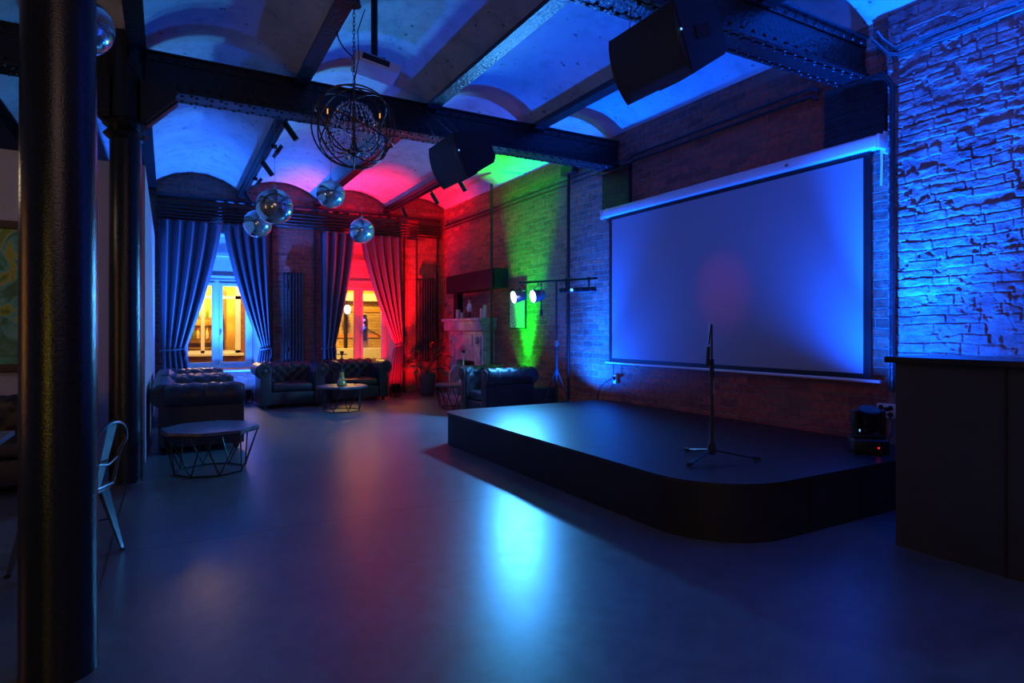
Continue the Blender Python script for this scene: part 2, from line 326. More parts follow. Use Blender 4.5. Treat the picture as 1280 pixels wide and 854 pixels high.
# ------------------------------------------------------------------ mesh builder
class MB:
    def __init__(s): s.v = []; s.f = []
    def add(s, vs, fs):
        o = len(s.v); s.v += [tuple(p) for p in vs]; s.f += [tuple(i+o for i in f) for f in fs]; return s
    def box(s, c, d, rot=None, bev=0.0):
        hx, hy, hz = d[0]/2, d[1]/2, d[2]/2
        b = min(bev, hx*.95, hy*.95, hz*.95)
        m = Euler(rot).to_matrix() if rot is not None else Matrix.Identity(3)
        C = Vector(c)
        if b <= 0:
            vs = [C + m @ Vector((x*hx, y*hy, z*hz)) for x in (-1, 1) for y in (-1, 1) for z in (-1, 1)]
            fs = [(0,1,3,2),(4,6,7,5),(0,4,5,1),(2,3,7,6),(0,2,6,4),(1,5,7,3)]
            return s.add(vs, fs)
        bm = bmesh.new(); bmesh.ops.create_cube(bm, size=1)
        for v in bm.verts: v.co = Vector((v.co.x*d[0], v.co.y*d[1], v.co.z*d[2]))
        bmesh.ops.bevel(bm, geom=bm.edges[:], offset=b, segments=3, affect='EDGES', profile=.5)
        bm.verts.index_update()
        vs = [C + m @ v.co for v in bm.verts]; fs = [[v.index for v in f.verts] for f in bm.faces]
        bm.free(); return s.add(vs, fs)
    def span(s, a, b, bev=0.0):
        return s.box([(a[i]+b[i])/2 for i in range(3)], [abs(b[i]-a[i]) for i in range(3)], None, bev)
    def cyl(s, p, q, r, r2=None, n=14):
        p, q = Vector(p), Vector(q); r2 = r if r2 is None else r2
        d = (q-p).normalized(); a = d.orthogonal().normalized(); c = d.cross(a)
        vs = []
        for P, rr in ((p, r), (q, r2)):
            for i in range(n):
                t = 2*PI*i/n; vs.append(P + (a*math.cos(t) + c*math.sin(t))*rr)
        fs = [(i, (i+1) % n, n+(i+1) % n, n+i) for i in range(n)] + [tuple(range(n-1, -1, -1)), tuple(range(n, 2*n))]
        return s.add(vs, fs)
    def tube(s, pts, r, n=8, closed=False):
        pts = [Vector(p) for p in pts]; m = len(pts); vs = []; fs = []
        prev = None
        for i, p in enumerate(pts):
            a = pts[(i-1) % m] if (closed or i > 0) else p
            c = pts[(i+1) % m] if (closed or i < m-1) else p
            d = (c-a).normalized()
            if prev is None: u = d.orthogonal().normalized()
            else:
                u = prev - d*prev.dot(d)
                u = u.normalized() if u.length > 1e-6 else d.orthogonal().normalized()
            prev = u; w_ = d.cross(u)
            for k in range(n):
                t = 2*PI*k/n; vs.append(p + (u*math.cos(t)+w_*math.sin(t))*r)
        for i in range(m if closed else m-1):
            j = (i+1) % m
            for k in range(n): fs.append((i*n+k, i*n+(k+1) % n, j*n+(k+1) % n, j*n+k))
        if not closed: fs += [tuple(range(n-1, -1, -1)), tuple((m-1)*n+k for k in range(n))]
        return s.add(vs, fs)
    def lathe(s, prof, c=(0, 0, 0), n=24, mat=None):
        vs = []; fs = []; C = Vector(c)
        for r, z in prof:
            for k in range(n):
                t = 2*PI*k/n; p = Vector((r*math.cos(t), r*math.sin(t), z))
                if mat is not None: p = mat @ p
                vs.append(C+p)
        for i in range(len(prof)-1):
            for k in range(n): fs.append((i*n+k, i*n+(k+1) % n, (i+1)*n+(k+1) % n, (i+1)*n+k))
        fs += [tuple(range(n-1, -1, -1)), tuple((len(prof)-1)*n+k for k in range(n))]
        return s.add(vs, fs)
    def grid(s, fn, nu, nv, cu=False):
        vs = [fn(i/nu, j/nv) for j in range(nv+1) for i in range(nu+1)]
        fs = [(j*(nu+1)+i, j*(nu+1)+i+1, (j+1)*(nu+1)+i+1, (j+1)*(nu+1)+i) for j in range(nv) for i in range(nu)]
        return s.add(vs, fs)
    def prism(s, pts, lo, hi, axis=2):
        """polygon extruded along an axis; pts are the two other coordinates in order"""
        def P(a, b, c):
            return (a, b, c) if axis == 2 else ((a, c, b) if axis == 1 else (c, a, b))
        n = len(pts)
        vs = [P(a, b, lo) for a, b in pts] + [P(a, b, hi) for a, b in pts]
        fs = [(i, (i+1) % n, n+(i+1) % n, n+i) for i in range(n)] + [tuple(range(n-1, -1, -1)), tuple(range(n, 2*n))]
        return s.add(vs, fs)
    def build(s, name, mat, parent=None, smooth=None, loc=None, rot=None, fixn=True):
        me = bpy.data.meshes.new(name); me.from_pydata([tuple(v) for v in s.v], [], s.f); me.update()
        if fixn:
            bm = bmesh.new(); bm.from_mesh(me); bmesh.ops.recalc_face_normals(bm, faces=bm.faces[:]); bm.to_mesh(me); bm.free()
        if smooth is not None:
            for p in me.polygons: p.use_smooth = True
            try: me.set_sharp_from_angle(angle=R(smooth))
            except Exception: pass
        me.materials.append(mat if not isinstance(mat, str) else M[mat])
        o = bpy.data.objects.new(name, me); col.objects.link(o)
        if parent is not None: o.parent = parent
        if loc is not None: o.location = loc
        if rot is not None: o.rotation_euler = rot
        return o
def tag(o, label=None, cat=None, group=None, kind=None):
    if label: o['label'] = label
    if cat: o['category'] = cat
    if group: o['group'] = group
    if kind: o['kind'] = kind
    return o
def thing(name, label, cat, loc=(0, 0, 0), rz=0, group=None, kind=None):
    o = bpy.data.objects.new(name, None); col.objects.link(o); o.location = loc; o.rotation_euler = (0, 0, rz)
    o.empty_display_size = .1
    return tag(o, label, cat, group, kind)
def copy_tree(o, parent=None):
    c = o.copy(); col.objects.link(c)
    if parent is not None: c.parent = parent
    for ch in [x for x in bpy.data.objects if x.parent == o]: copy_tree(ch, c)
    return c
def dup(o, loc, rz=None, label=None):
    kids = {}
    c = copy_tree(o); c.location = loc
    if rz is not None: c.rotation_euler = (0, 0, rz)
    if label: c['label'] = label
    return c
def arc(cx, cy, r, a0, a1, n):
    return [(cx+r*math.cos(R(a0+(a1-a0)*i/n)), cy+r*math.sin(R(a0+(a1-a0)*i/n))) for i in range(n+1)]
def bez(p0, p1, p2, p3, n=16):
    p0, p1, p2, p3 = map(Vector, (p0, p1, p2, p3))
    return [p0*(1-t)**3 + p1*3*t*(1-t)**2 + p2*3*t*t*(1-t) + p3*t**3 for t in [i/n for i in range(n+1)]]

# ------------------------------------------------------------------ the room
XR, YF, XL, YB = 5.70, 13.35, -6.0, -4.0
JX = [-0.25 + 1.51*k for k in range(-4, 4)]            # joist lines
tag(MB().span((XL-.2, YB-.2, -.12), (XR+.2, YF+.5, 0)).build('floor', 'floor'), 'polished grey concrete floor with saw-cut joints', kind='structure')

def vault():
    s = MB()
    edges = [XL] + [x for x in JX if x > XL+.05] + [XR+.1]
    T = .10
    for a, b in zip(edges[:-1], edges[1:]):
        wd = b-a; rise = .29*min(1, wd/1.5); z0 = 4.20
        rad = (wd*wd/4 + rise*rise)/(2*rise); n = 20
        def zz(t):
            x = (t-.5)*wd
            return z0 + math.sqrt(max(0, rad*rad-x*x)) - (rad-rise)
        for sh in (0, T):
            base = len(s.v)
            for j in (0, 1):
                y = YB-.1 if j == 0 else YF+.3
                for i in range(n+1): s.v.append((a+wd*i/n, y, zz(i/n)+sh))
            for i in range(n):
                f = (base+i, base+i+1, base+n+1+i+1, base+n+1+i)
                s.f.append(f if sh else tuple(reversed(f)))
    return s
tag(vault().build('ceiling', 'vault', smooth=50, fixn=False), 'whitewashed shallow brick vaults between iron joists', kind='structure')

# right wall: two stretches of brickwork meeting at the vertical conduit
tag(MB().span((XR, 3.12, 0), (XR+.25, YF+.5, 4.75)).build('wall_right', 'brick_right'), 'long old red brick wall behind the screen and fireplace', kind='structure')
from mathutils import noise as mnoise
def rough_wall(ya, yb, za, zb, step):
    """worn brick relief: each course and brick has its own depth, ragged edges, sunken joints"""
    rw = random.Random(8); rows = []; z = 0
    while z < zb+.2:
        h = rw.uniform(.070, .092); rows.append((z, h, rw.uniform(0, 1))); z += h
    cache = {}
    def bricks(k):
        if k not in cache:
            r2 = random.Random(100+k); y = ya-.5-r2.uniform(0, .3); L_ = []
            while y < yb+.5:
                w_ = r2.choice((.24, .27, .25, .13)); L_.append((y, w_, r2.uniform(-.007, .010), r2.uniform(-.03, .03), r2.random())); y += w_
            cache[k] = L_
        return cache[k]
    ny, nz = int((yb-ya)/step), int((zb-za)/step); s = MB()
    for j in range(nz+1):
        z0 = za+(zb-za)*j/nz
        for i in range(ny+1):
            y0 = ya+(yb-ya)*i/ny
            nv = mnoise.noise_vector(Vector((y0*3.1, z0*3.1, 1.7)))
            nw = mnoise.noise_vector(Vector((y0*17, z0*17, 4.1)))
            y = y0+nv.x*.018+nw.x*.005; z = z0+nv.y*.020+nw.y*.005
            k = 0
            for q, (zr, h, _) in enumerate(rows):
                if zr <= z < zr+h: k = q; break
            zr, h, _ = rows[k]; dz = min(z-zr, zr+h-z); dy = 1; d0 = 0; sl = 0; ch = 0
            for (yb_, w_, dd, tl, cc) in bricks(k):
                if yb_ <= y < yb_+w_:
                    dy = min(y-yb_, yb_+w_-y); d0 = dd; sl = tl*(z-zr-h/2); ch = cc; break
            e = min(dz/.010, dy/.010, 1); e = e*e*(3-2*e)
            f1 = mnoise.fractal(Vector((y0*9, z0*22, .3)), .9, 2.1, 5)
            f2 = mnoise.fractal(Vector((y0*5, z0*5, 7.3)), .8, 2.0, 4)
            d = e*(.012+d0*.7+sl*.7) + .0045*f1*e + .003*f1
            if f2 > .3: d -= min(.018, (f2-.3)*.11)*e
            if ch > .93: d -= .012*e
            s.v.append((XR-.012-d, y0, z0))
    m = ny+1
    s.f = [(j*m+i, j*m+i+1, (j+1)*m+i+1, (j+1)*m+i) for j in range(nz) for i in range(ny)]
    o = len(s.v)
    s.span((XR-.010, YB-.2, 0), (XR+.25, yb, 4.75))
    return s
tag(rough_wall(.9, 3.12, .9, 4.35, .0068).build('wall_right_near', 'brick_rough', smooth=40), 'coarse rough brick wall above the bar counter', kind='structure')
tag(MB().span((XL-.2, YB, 0), (XL, YF+.5, 4.75)).build('wall_left', 'plaster'), 'plain plastered wall on the far side of the dining area', kind='structure')
tag(MB().span((XL-.2, YB-.2, 0), (XR+.2, YB, 4.75)).build('wall_back', 'plaster'), 'plain plastered wall behind the camera', kind='structure')
# far wall with two window niches
NI = [(0.10, 1.66), (2.98, 4.55)]; ZS, ZT = .60, 3.36
fw = MB()
xs = [XL] + [v for n in NI for v in n] + [XR]
for a, b in ((XL, NI[0][0]), (NI[0][1], NI[1][0]), (NI[1][1], XR)):
    fw.span((a, YF, 0), (b, YF+.5, 4.75))
for a, b in NI:
    fw.span((a, YF, 0), (b, YF+.5, ZS)); fw.span((a, YF, ZT), (b, YF+.5, 4.75))
fw.span((NI[1][1]+.22, YF-.07, 0), (NI[1][1]+.42, YF, 3.5))
tag(fw.build('wall_far', 'brick_far'), 'old red brick wall with two window niches', kind='structure')
# white partition
tag(MB().span((-.30, 7.62, 0), (-.21, YF, 3.20)).build('wall_partition_side', 'plaster'), 'white partition running back to the far wall', kind='structure')
tag(MB().span((XL, 7.62, 0), (-.30, 7.76, 3.20)).build('wall_partition_front', 'plaster'), 'plain partition facing the dining tables', kind='structure')

# joists: small inverted rails between the vaults
def joist(x):
    s = MB()
    s.span((x-.075, YB, 4.10), (x+.075, YF, 4.125)); s.span((x-.012, YB, 4.12), (x+.012, YF, 4.26))
    return s
for k, x in enumerate(JX[1:]):
    tag(joist(x).build('ceiling_joist', 'iron'), 'black iron joist, number %s from the left wall, between two vaults' % ['one', 'two', 'three', 'four', 'five', 'six', 'seven'][k], 'joist', 'ceiling joists', 'structure')

# cross beams: riveted plate girders
def girder(y0, y1, x0, x1):
    s = MB(); z0, z1 = 3.79, 4.17; yc = (y0+y1)/2
    s.span((x0, y0, z0), (x1, y1, z0+.018)); s.span((x0, y0, z1-.018), (x1, y1, z1))
    for yw in (y0+.05, y1-.05): s.span((x0, yw-.009, z0), (x1, yw+.009, z1))
    for yw, sg in ((y0+.04, -1), (y1-.04, 1)):
        s.span((x0, min(yw, yw+sg*.04), z0+.018), (x1, max(yw, yw+sg*.04), z0+.03))
        s.span((x0, min(yw, yw-sg*.0), z0+.018), (x1, yw+sg*.012, z0+.09))
        s.span((x0, yw, z1-.09), (x1, yw+sg*.012, z1-.018))
    def rivet(p, ax, r=.019):
        m = Vector((0, 0, 1)).rotation_difference(Vector(ax)).to_matrix()
        s.lathe([(r, 0), (r*.85, r*.5), (r*.4, r*.8)], p, 7, m)
    x = x0+.12; i = 0
    while x < x1-.05:
        for dy in (.075, .115):
            rivet((x + (.05 if dy > .1 else 0), y0+dy-.04, z0), (0, 0, -1)); rivet((x + (.05 if dy > .1 else 0), y1-dy+.04, z0), (0, 0, -1))
        rivet((x, y0+.028, z0+.06), (0, -1, 0)); rivet((x, y0+.028, z1-.06), (0, -1, 0))
        x += .135
    return s
tag(girder(6.90, 7.20, XL+.02, XR).build('ceiling_beam', 'iron'), 'black riveted girder crossing the room behind the chandelier', 'beam', 'riveted cross girders', 'structure')
tag(girder(3.30, 3.60, XL+.02, XR).build('ceiling_beam', 'iron'), 'black riveted girder crossing the room above the near edge of the stage', 'beam', 'riveted cross girders', 'structure')
# black painted padstones under the girder ends
tag(MB().span((XR-.05, 6.64, 3.16), (XR+.02, 7.26, 3.79), .01).build('padstone', 'brick_black'), 'black painted brick padstone under the far girder by the screen corner', 'padstone', 'padstones', 'structure')
tag(MB().span((XR-.05, 3.14, 3.10), (XR+.02, 3.72, 3.79), .01).build('padstone', 'brick_black'), 'black painted brick padstone under the near girder above the screen', 'padstone', 'padstones', 'structure')

# columns
def column(x, y, r, label):
    t = thing('column', label, 'column', (x, y, 0), 0, 'cast iron columns', 'structure')
    MB().lathe([(r+.004, 0), (r, .03), (r*.985, 1.8), (r*.94, 3.22)], n=48).build('shaft', 'column', t, 35)
    MB().lathe([(r*.93, 3.22), (r+.02, 3.24), (r+.045, 3.27), (r+.02, 3.30), (r+.0, 3.32), (r+.05, 3.36), (r+.02, 3.40), (r*.95, 3.42), (r*.95, 4.22)], n=48).build('capital', 'column', t, 35)
    s = MB()
    for sg in (-1, 1):
        pts = [(sg*(r*.9), 3.40), (sg*(r+.03), 3.40), (sg*(r+.28), 3.66), (sg*(r+.28), 3.79), (sg*(r*.9), 3.79)]
        s.prism(pts, .10, .14, 1); s.prism(pts, -.09, -.05, 1)
        s.box((sg*(r+.16), .03, 3.52), (.38, .14, .02), (0, -sg*R(46), 0)) 
    s.build('bracket', 'iron', t)
    return t
column(-.395, 3.15, .136, 'thick glossy black iron column nearest the camera')
column(-.345, 6.80, .136, 'glossy black iron column in front of the white partition end')

# ------------------------------------------------------------------ windows
def window(idx, a, b, label):
    t = thing('window_%d' % idx, label, None, ((a+b)/2, YF, 0), 0, None, 'structure')
    hw = (b-a)/2
    s = MB()                                            # plastered reveals
    for sg in (-1, 1):
        s.prism([(sg*hw, .0), (sg*(hw+.0001), .5), (sg*(hw-.13), .5), (sg*(hw-.02), .0)] if sg > 0 else [(sg*hw, .0), (sg*(hw-.02), .0), (sg*(hw-.13), .5), (sg*hw, .5)], ZS, ZT, 2)
    s.span((-hw, 0, ZT-.02), (hw, .5, ZT))
    s.build('reveal', 'white', t)
    h = MB(); h.span((-hw+.1, .40, 2.46), (hw-.1, .46, ZT-.02)); h.span((-hw+.1, .33, 2.94), (hw-.1, .42, 3.02), .01); h.span((-hw+.1, .36, 2.52), (hw-.1, .41, 2.545))
    h.build('header_panel', 'white', t)
    MB().span((-hw+.0, -.03, ZS), (hw-.0, .42, ZS+.035), .01).build('window_sill', 'white', t)
    W = hw-.125; z0, z1 = .655, 2.46
    f = MB()
    f.span((-W, .38, z0), (-W+.06, .46, z1)); f.span((W-.06, .38, z0), (W, .46, z1))
    f.span((-W+.06, .38, z0), (W-.06, .46, z0+.06)); f.span((-W+.06, .38, z1-.06), (W-.06, .46, z1)); f.span((-.035, .38, z0+.06), (.035, .46, z1-.06))
    f.build('window_frame', 'white', t)
    for sg in (-1, 1):
        x0, x1 = sorted((sg*.037, sg*(W-.062)))
        q = MB()
        q.span((x0, .36, z0+.062), (x0+.065, .43, z1-.062), .006); q.span((x1-.065, .36, z0+.062), (x1, .43, z1-.062), .006)
        q.span((x0+.065, .36, z0+.062), (x1-.065, .43, z0+.127), .006); q.span((x0+.065, .36, z1-.127), (x1-.065, .43, z1-.062), .006)
        sa = q.build('sash', 'white', t)
        MB().span((x0+.06, .40, z0+.12), (x1-.06, .406, z1-.12)).build('pane', 'pane', sa)
    hd = MB(); hd.box((.075, .352, 1.40), (.03, .016, .07), None, .004); hd.tube([(.075, .345, 1.40), (.075, .315, 1.40), (.075, .305, 1.38), (.075, .305, 1.28)], .008)
    hd.build('window_handle', 'white_plastic', t, 40)
window(1, *NI[0], 'white casement window in the niche lit blue')
window(2, *NI[1], 'white casement window in the niche beside the red curtain')

# ------------------------------------------------------------------ courtyard seen through the windows
tag(MB().span((-3, YF+.5, .0), (9, 19.5, .02)).build('court_ground', 'asphalt'), 'dark courtyard paving outside the windows', kind='structure')
YC = 16.5
cw = MB()
cw.span((-3, YC, 0), (.02, YC+.25, 5)); cw.span((1.58, YC, 0), (2.4, YC+.25, 5)); cw.span((.02, YC, 0), (1.58, YC+.25, .86)); cw.span((.02, YC, 2.85), (1.58, YC+.25, 5))
tag(cw.build('wall_court_left', 'brick_court_red'), 'red brick courtyard wall around the lit bar window', kind='structure')
cw = MB(); cw.span((2.4, YC, .0), (9, YC+.25, 5))
tag(cw.build('wall_court_right', 'brick_court'), 'yellow-lit brick courtyard wall outside the second window', kind='structure')
t = thing('window_3', 'white framed courtyard window with bottle shelves behind it', None, (.8, YC, 0), 0, None, 'structure')
s = MB(); s.span((-.78, -.02, .86), (-.72, .06, 2.85)); s.span((.66, -.02, .86), (.78, .06, 2.85)); s.span((-.78, -.02, .86), (.78, .06, .94)); s.span((-.78, -.02, 2.2), (.78, .06, 2.28)); s.span((-.10, -.02, .86), (-.02, .06, 2.85)); s.span((-.78, -.02, 2.78), (.78, .06, 2.85))
s.build('window_frame', 'white', t)
MB().span((-.85, -.12, .80), (.85, .0, .87), .01).build('window_sill', 'ledge', t)
MB().span((-.75, .015, .9), (.75, .02, 2.8)).build('pane', 'pane', t)
s = MB(); s.span((-1.2, 17.9, 0), (3.2, 18.0, 3.2)); s.span((-1.3, YC+.25, 0), (-1.2, 18, 3.2)); s.span((3.1, YC+.25, 0), (3.2, 18, 3.2)); s.span((-1.3, YC+.25, 3.2), (3.2, 18, 3.3)); s.span((1.34, 17.3, 0), (1.62, 17.4, 3.2))
tag(s.build('wall_bar_room', 'ochre'), 'ochre walls of the small bar across the courtyard', kind='structure')
for k, z in enumerate((1.22, 1.74)):
    tag(MB().span((-.6, 17.45, z-.03), (1.3, 17.72, z), .004).build('bottle_shelf', 'shelf_wood'), ['lower', 'upper'][k]+' bottle shelf in the bar across the courtyard', 'shelf', 'shelves in the courtyard bar')
    s = MB(); 
tag(MB().span((-.6, 17.72, .6), (-.55, 17.78, 2.5)).span((1.25, 17.72, .6), (1.3, 17.78, 2.5)).span((-.6, 17.72, 1.0), (1.3, 17.78, 1.1)).span((-.6, 17.72, 1.5), (1.3, 17.78, 1.55)).build('shelf_rack', 'shelf_wood'), 'brown uprights holding the courtyard bar bottle shelves', 'rack')
def bottle_mesh(h, r):
    return MB().lathe([(r*.9, 0), (r, .01), (r, h*.58), (r*.75, h*.68), (r*.3, h*.76), (r*.28, h*.96), (r*.36, h*.965), (r*.36, h)], n=10)
protos = {}
for kk, (mn, h, r) in enumerate((('amber_glass', .30, .038), ('green_glass', .32, .036), ('clear_glass', .27, .042))):
    protos[kk] = (mn, h, r)
names = {0: 'amber', 1: 'green', 2: 'pale'}
first = {}
for row, z in enumerate((1.22, 1.74)):
    for i in range(17):
        kk = (i*7 + row*5 + (i//3)) % 3
        x = -.5 + i*.107
        if kk not in first:
            o = bottle_mesh(*protos[kk][1:]).build('bottle', protos[kk][0], None, 40); first[kk] = o
        else:
            o = first[kk].copy(); col.objects.link(o)
        o.location = (x, 17.58, z)
        tag(o, '%s bottle on the %s shelf of the bar across the courtyard' % (names[kk], ['lower', 'upper'][row]), 'bottle', '%s bottles on the %s courtyard shelf' % (names[kk], ['lower', 'upper'][row]))
tag(MB().span((-.5, 16.95, 0), (1.2, 17.25, .98), .01).build('back_counter', 'shelf_wood'), 'low brown counter inside the courtyard bar window', 'counter')
t = thing('ice_machine', 'small white appliance on the courtyard bar counter', 'appliance', (.28, 17.1, .98))
MB().box((0, 0, .14), (.30, .24, .28), None, .03).build('body', 'white_plastic', t, 40); MB().box((0, -.122, .2), (.12, .01, .04), None, .004).build('vent', 'black', t)
tag(MB().span((2.4, YC-.16, 2.22), (9, YC, 2.42), .01).build('trim_1', 'ledge'), 'pale stone string course on the yellow courtyard wall', kind='structure')
tag(MB().span((2.4, YC-.20, .62), (9, YC, .95), .01).build('trim_2', 'ledge'), 'pale stone plinth on the yellow courtyard wall', kind='structure')
for k, z in enumerate((1.28, 1.98, 2.62)):
    tag(MB().span((2.4, YC-.03, z-.05), (9, YC, z+.05)).build('trim_%d' % (3+k), 'orange_band'), 'orange band on the courtyard wall', kind='structure')
t = thing('drain_pipe', 'dark drain pipe on the yellow courtyard wall left of the neon sign', 'pipe', (4.16, YC-.10, 0))
MB().cyl((0, 0, .02), (0, 0, 4.2), .045).build('pipe', 'black', t, 40); MB().box((0, .04, 1.6), (.14, .09, .03)).build('clamp', 'steel', t)
t = thing('court_lamp', 'round glowing white wall lamp in the courtyard', 'lamp', (4.14, YC-.34, 1.98))
MB().box((.07, .17, 0), (.04, .34, .03)).box((.03, .0, 0), (.10, .03, .03)).build('arm', 'black', t)
MB().lathe([(.03, -.12), (.075, -.08), (.09, 0), (.075, .08), (.03, .12)], n=16).build('globe', 'lamp_globe', t, 60)
t = thing('neon_sign', 'blue and violet glowing sign on the courtyard wall', 'sign', (4.60, YC-.14, 1.5))
MB().box((0, .04, 0), (.24, .05, .72), None, .01).build('backing', 'black', t)
MB().tube([(-.05, -.01, -.28), (-.08, -.01, -.1), (.06, -.01, 0), (-.07, -.01, .1), (0, -.01, .28)], .035).build('blue_tube', 'neon_blue', t, 50)
MB().tube([(.03, -.03, .05), (-.03, -.03, .15), (.06, -.03, .22)], .03).build('violet_tube', 'neon_violet', t, 50)
tag(MB().tube(bez((4.7, YC-.04, 1.5), (5.0, YC-.04, 1.35), (5.2, YC-.04, 1.2), (5.6, YC-.04, 1.0)), .012, 6).build('cable', 'black'), 'black cable slanting over the courtyard wall under the sign', 'cable')

# ------------------------------------------------------------------ pipes and conduits
def pipe(name, pts, r, label, group=None, mat='iron'):
    return tag(MB().tube(pts, r, 8).build(name, mat, None, 50), label, 'pipe', group)
for k, z in enumerate((3.60, 3.66, 3.72, 3.79, 3.86)):
    o = ['bottom', 'second', 'third', 'fourth', 'top'][k]
    pipe('conduit', [(-.19, YF-.03, z), (NI[1][1]+.15, YF-.03, z), (NI[1][1]+.20, YF-.10, z), (NI[1][1]+.45, YF-.10, z), (NI[1][1]+.5, YF-.03, z), (XR-.08, YF-.03, z)], .018, '%s black conduit of the bundle above the curtains' % o, 'conduits along the far wall', 'black_metal')
pipe('heating_pipe', [(-.19, YF-.08, 3.99), (XR-.12, YF-.08, 3.99)], .045, 'thick black heating pipe along the top of the window wall')
for x, lab in ((1.86, 'right of the blue lit curtain'), (2.72, 'left of the second window'), (4.70, 'beside the red curtain'), (5.52, 'near the corner by the fireplace')):
    pipe('riser_pipe', [(x, YF-.035, .01), (x, YF-.035, 3.58)], .022, 'thin black vertical pipe on the window wall, '+lab, 'vertical pipes on the far wall')
for x, z in ((XR-.035, 3.80), (XR-.035, 3.88)):
    lab = 'lower' if z < 3.85 else 'upper'
    pipe('conduit', [(x, YF-.12, z), (x, 7.34, z), (x-.05, 7.28, z-.05), (x-.05, 6.60, z-.05), (x, 6.54, z), (x, 3.86, z), (x, 3.80, z-.06)], .016, lab+' black conduit along the top of the brick wall above the screen', 'conduits along the right wall', 'black_metal')
pipe('conduit', [(XR-.085, -3.9, 3.86), (XR-.085, 2.98, 3.86), (XR-.085, 3.08, 3.90), (XR-.07, 3.16, 4.0), (XR-.05, 3.24, 4.1)], .016, 'lower grey conduit above the blue lit brick over the bar', 'conduits over the bar', 'steel')
pipe('conduit', [(XR-.085, -3.9, 3.93), (XR-.085, 3.02, 3.93), (XR-.07, 3.14, 4.06), (XR-.05, 3.2, 4.16)], .016, 'upper grey conduit above the blue lit brick over the bar', 'conduits over the bar', 'steel')
pipe('conduit', [(XR-.09, 3.22, 3.74), (XR-.09, 3.10, 3.70), (XR-.085, 3.05, 3.60), (XR-.085, 3.05, .88)], .024, 'black vertical conduit on the brick wall at the right end of the screen')
for x, y, lab in ((XR-.33, 10.28, 'right of the fireplace'), (XR-.085, 8.08, 'behind the lighting stand')):
    pipe('riser_pipe', [(x, y, .01), (x, y, 4.22 if y > 9 else 3.94)], .026, 'black vertical pipe on the side brick wall '+lab, 'vertical pipes on the right wall')
tag(MB().box((XR-.07, 8.08, 4.02), (.12, .34, .16), None, .02).build('junction_box', 'black'), 'black junction box at the top of the pipe behind the lighting stand', 'junction box')

# ------------------------------------------------------------------ stage
def stage_outline(inset=0):
    x0, x1, y0, y1 = 3.05+inset, XR-.005, 2.70+inset, 7.22-inset
    pts = [(x1, y0), ]
    pts += [(x0+.75-.0+.0, y0)] + arc(x0+.62, y0+.62, .62, 270, 180, 14)
    pts += arc(x0+.22, y1-.22, .22, 180, 90, 8)
    pts += [(x1, y1)]
    return pts
t = thing('stage', 'low black stage with rounded corners in front of the screen', 'stage', (0, 0, 0))
MB().prism(stage_outline(.008), 0.0, .375, 2).build('skirt', 'stage_side', t)
MB().prism(stage_outline(0), .375, .40, 2).build('deck', 'stage_top', t)
MB().span((3.94, 2.700, .0), (3.948, 2.709, .375)).build('seam_strip', 'black_metal', t)

# ------------------------------------------------------------------ projection screen
t = thing('projection_screen', 'large white projection screen lit blue on the brick wall', 'projection screen', (XR, 5.1, 0))
Y0, Y1 = 3.22, 7.02   # relative coordinates below are world minus the base
def yy(v): return v-5.1
hs = MB(); hs.span((-.17, yy(3.14), 3.07), (-.06, yy(7.12), 3.19), .02)
hs.build('housing', 'white_plastic', t, 40)
for y in (3.13, 7.13):
    MB().box((-.115, yy(y), 3.125), (.13, .035, .14), None, .02).box((-.037, yy(y), 3.13), (.07, .02, .20), None, .004).build('end_cap', 'white_plastic', t, 40)
MB().span((-.118, yy(3.22), .98), (-.112, yy(7.00), 3.07)).build('screen_border', 'black', t)
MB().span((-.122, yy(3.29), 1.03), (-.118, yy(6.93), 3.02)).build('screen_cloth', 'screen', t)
MB().cyl((-.115, yy(3.14), .965), (-.115, yy(7.08), .965), .016).build('bottom_bar', 'white_plastic', t, 40)
MB().span((-.172, yy(4.03), 3.11), (-.170, yy(4.07), 3.135)).build('emblem', 'steel', t)
MB().tube([(-.06, yy(3.16), 3.13), (-.05, yy(3.16), 2.95), (-.045, yy(3.17), 2.75)], .012).build('wall_bracket', 'white_plastic', t, 50)

# ------------------------------------------------------------------ wall outlets
def outlet(y, z, label, n):
    t = thing('wall_outlet', label, 'outlet', (XR, y, z), 0, 'wall outlets')
    MB().box((-.02, 0, 0), (.04, n*.085, .13), None, .008).build('plate', 'white_plastic', t, 40)
    for k in range(n):
        for dz in ((0,) if n == 1 else (.03, -.03)):
            MB().cyl((-.041, -n*.085/2+.0425+k*.085, dz), (-.048, -n*.085/2+.0425+k*.085, dz), .022).build('socket', 'black', t, 40)
    MB().box((-.07, -.02, .02), (.05, .035, .035), None, .008).build('plug', 'black', t, 40)
outlet(6.98, .72, 'white wall outlet below the far lower corner of the screen', 1)
outlet(3.13, .70, 'white double wall outlet beside the bar end behind the stage', 2)
tag(MB().tube(bez((XR-.08, 6.99, .72), (XR-.2, 7.2, .62), (XR-.06, 7.35, .48), (XR-.05, 7.40, .02), 20), .008).build('power_cable', 'rubber'), 'black power cable from the far outlet down behind the stage', 'cable')
tag(MB().tube([(XR-.075, 6.96, .74), (XR-.07, 6.96, .94)], .006).build('screen_cable', 'rubber'), 'short black cable hanging from the far end of the screen bar', 'cable')
tag(MB().tube(bez((XR-.09, 3.09, .68), (XR-.12, 3.0, .62), (XR-.3, 2.93, .50), (XR-.40, 2.95, .46), 14), .008).build('power_cable', 'rubber'), 'black power cable from the double outlet to the moving head light', 'cable')

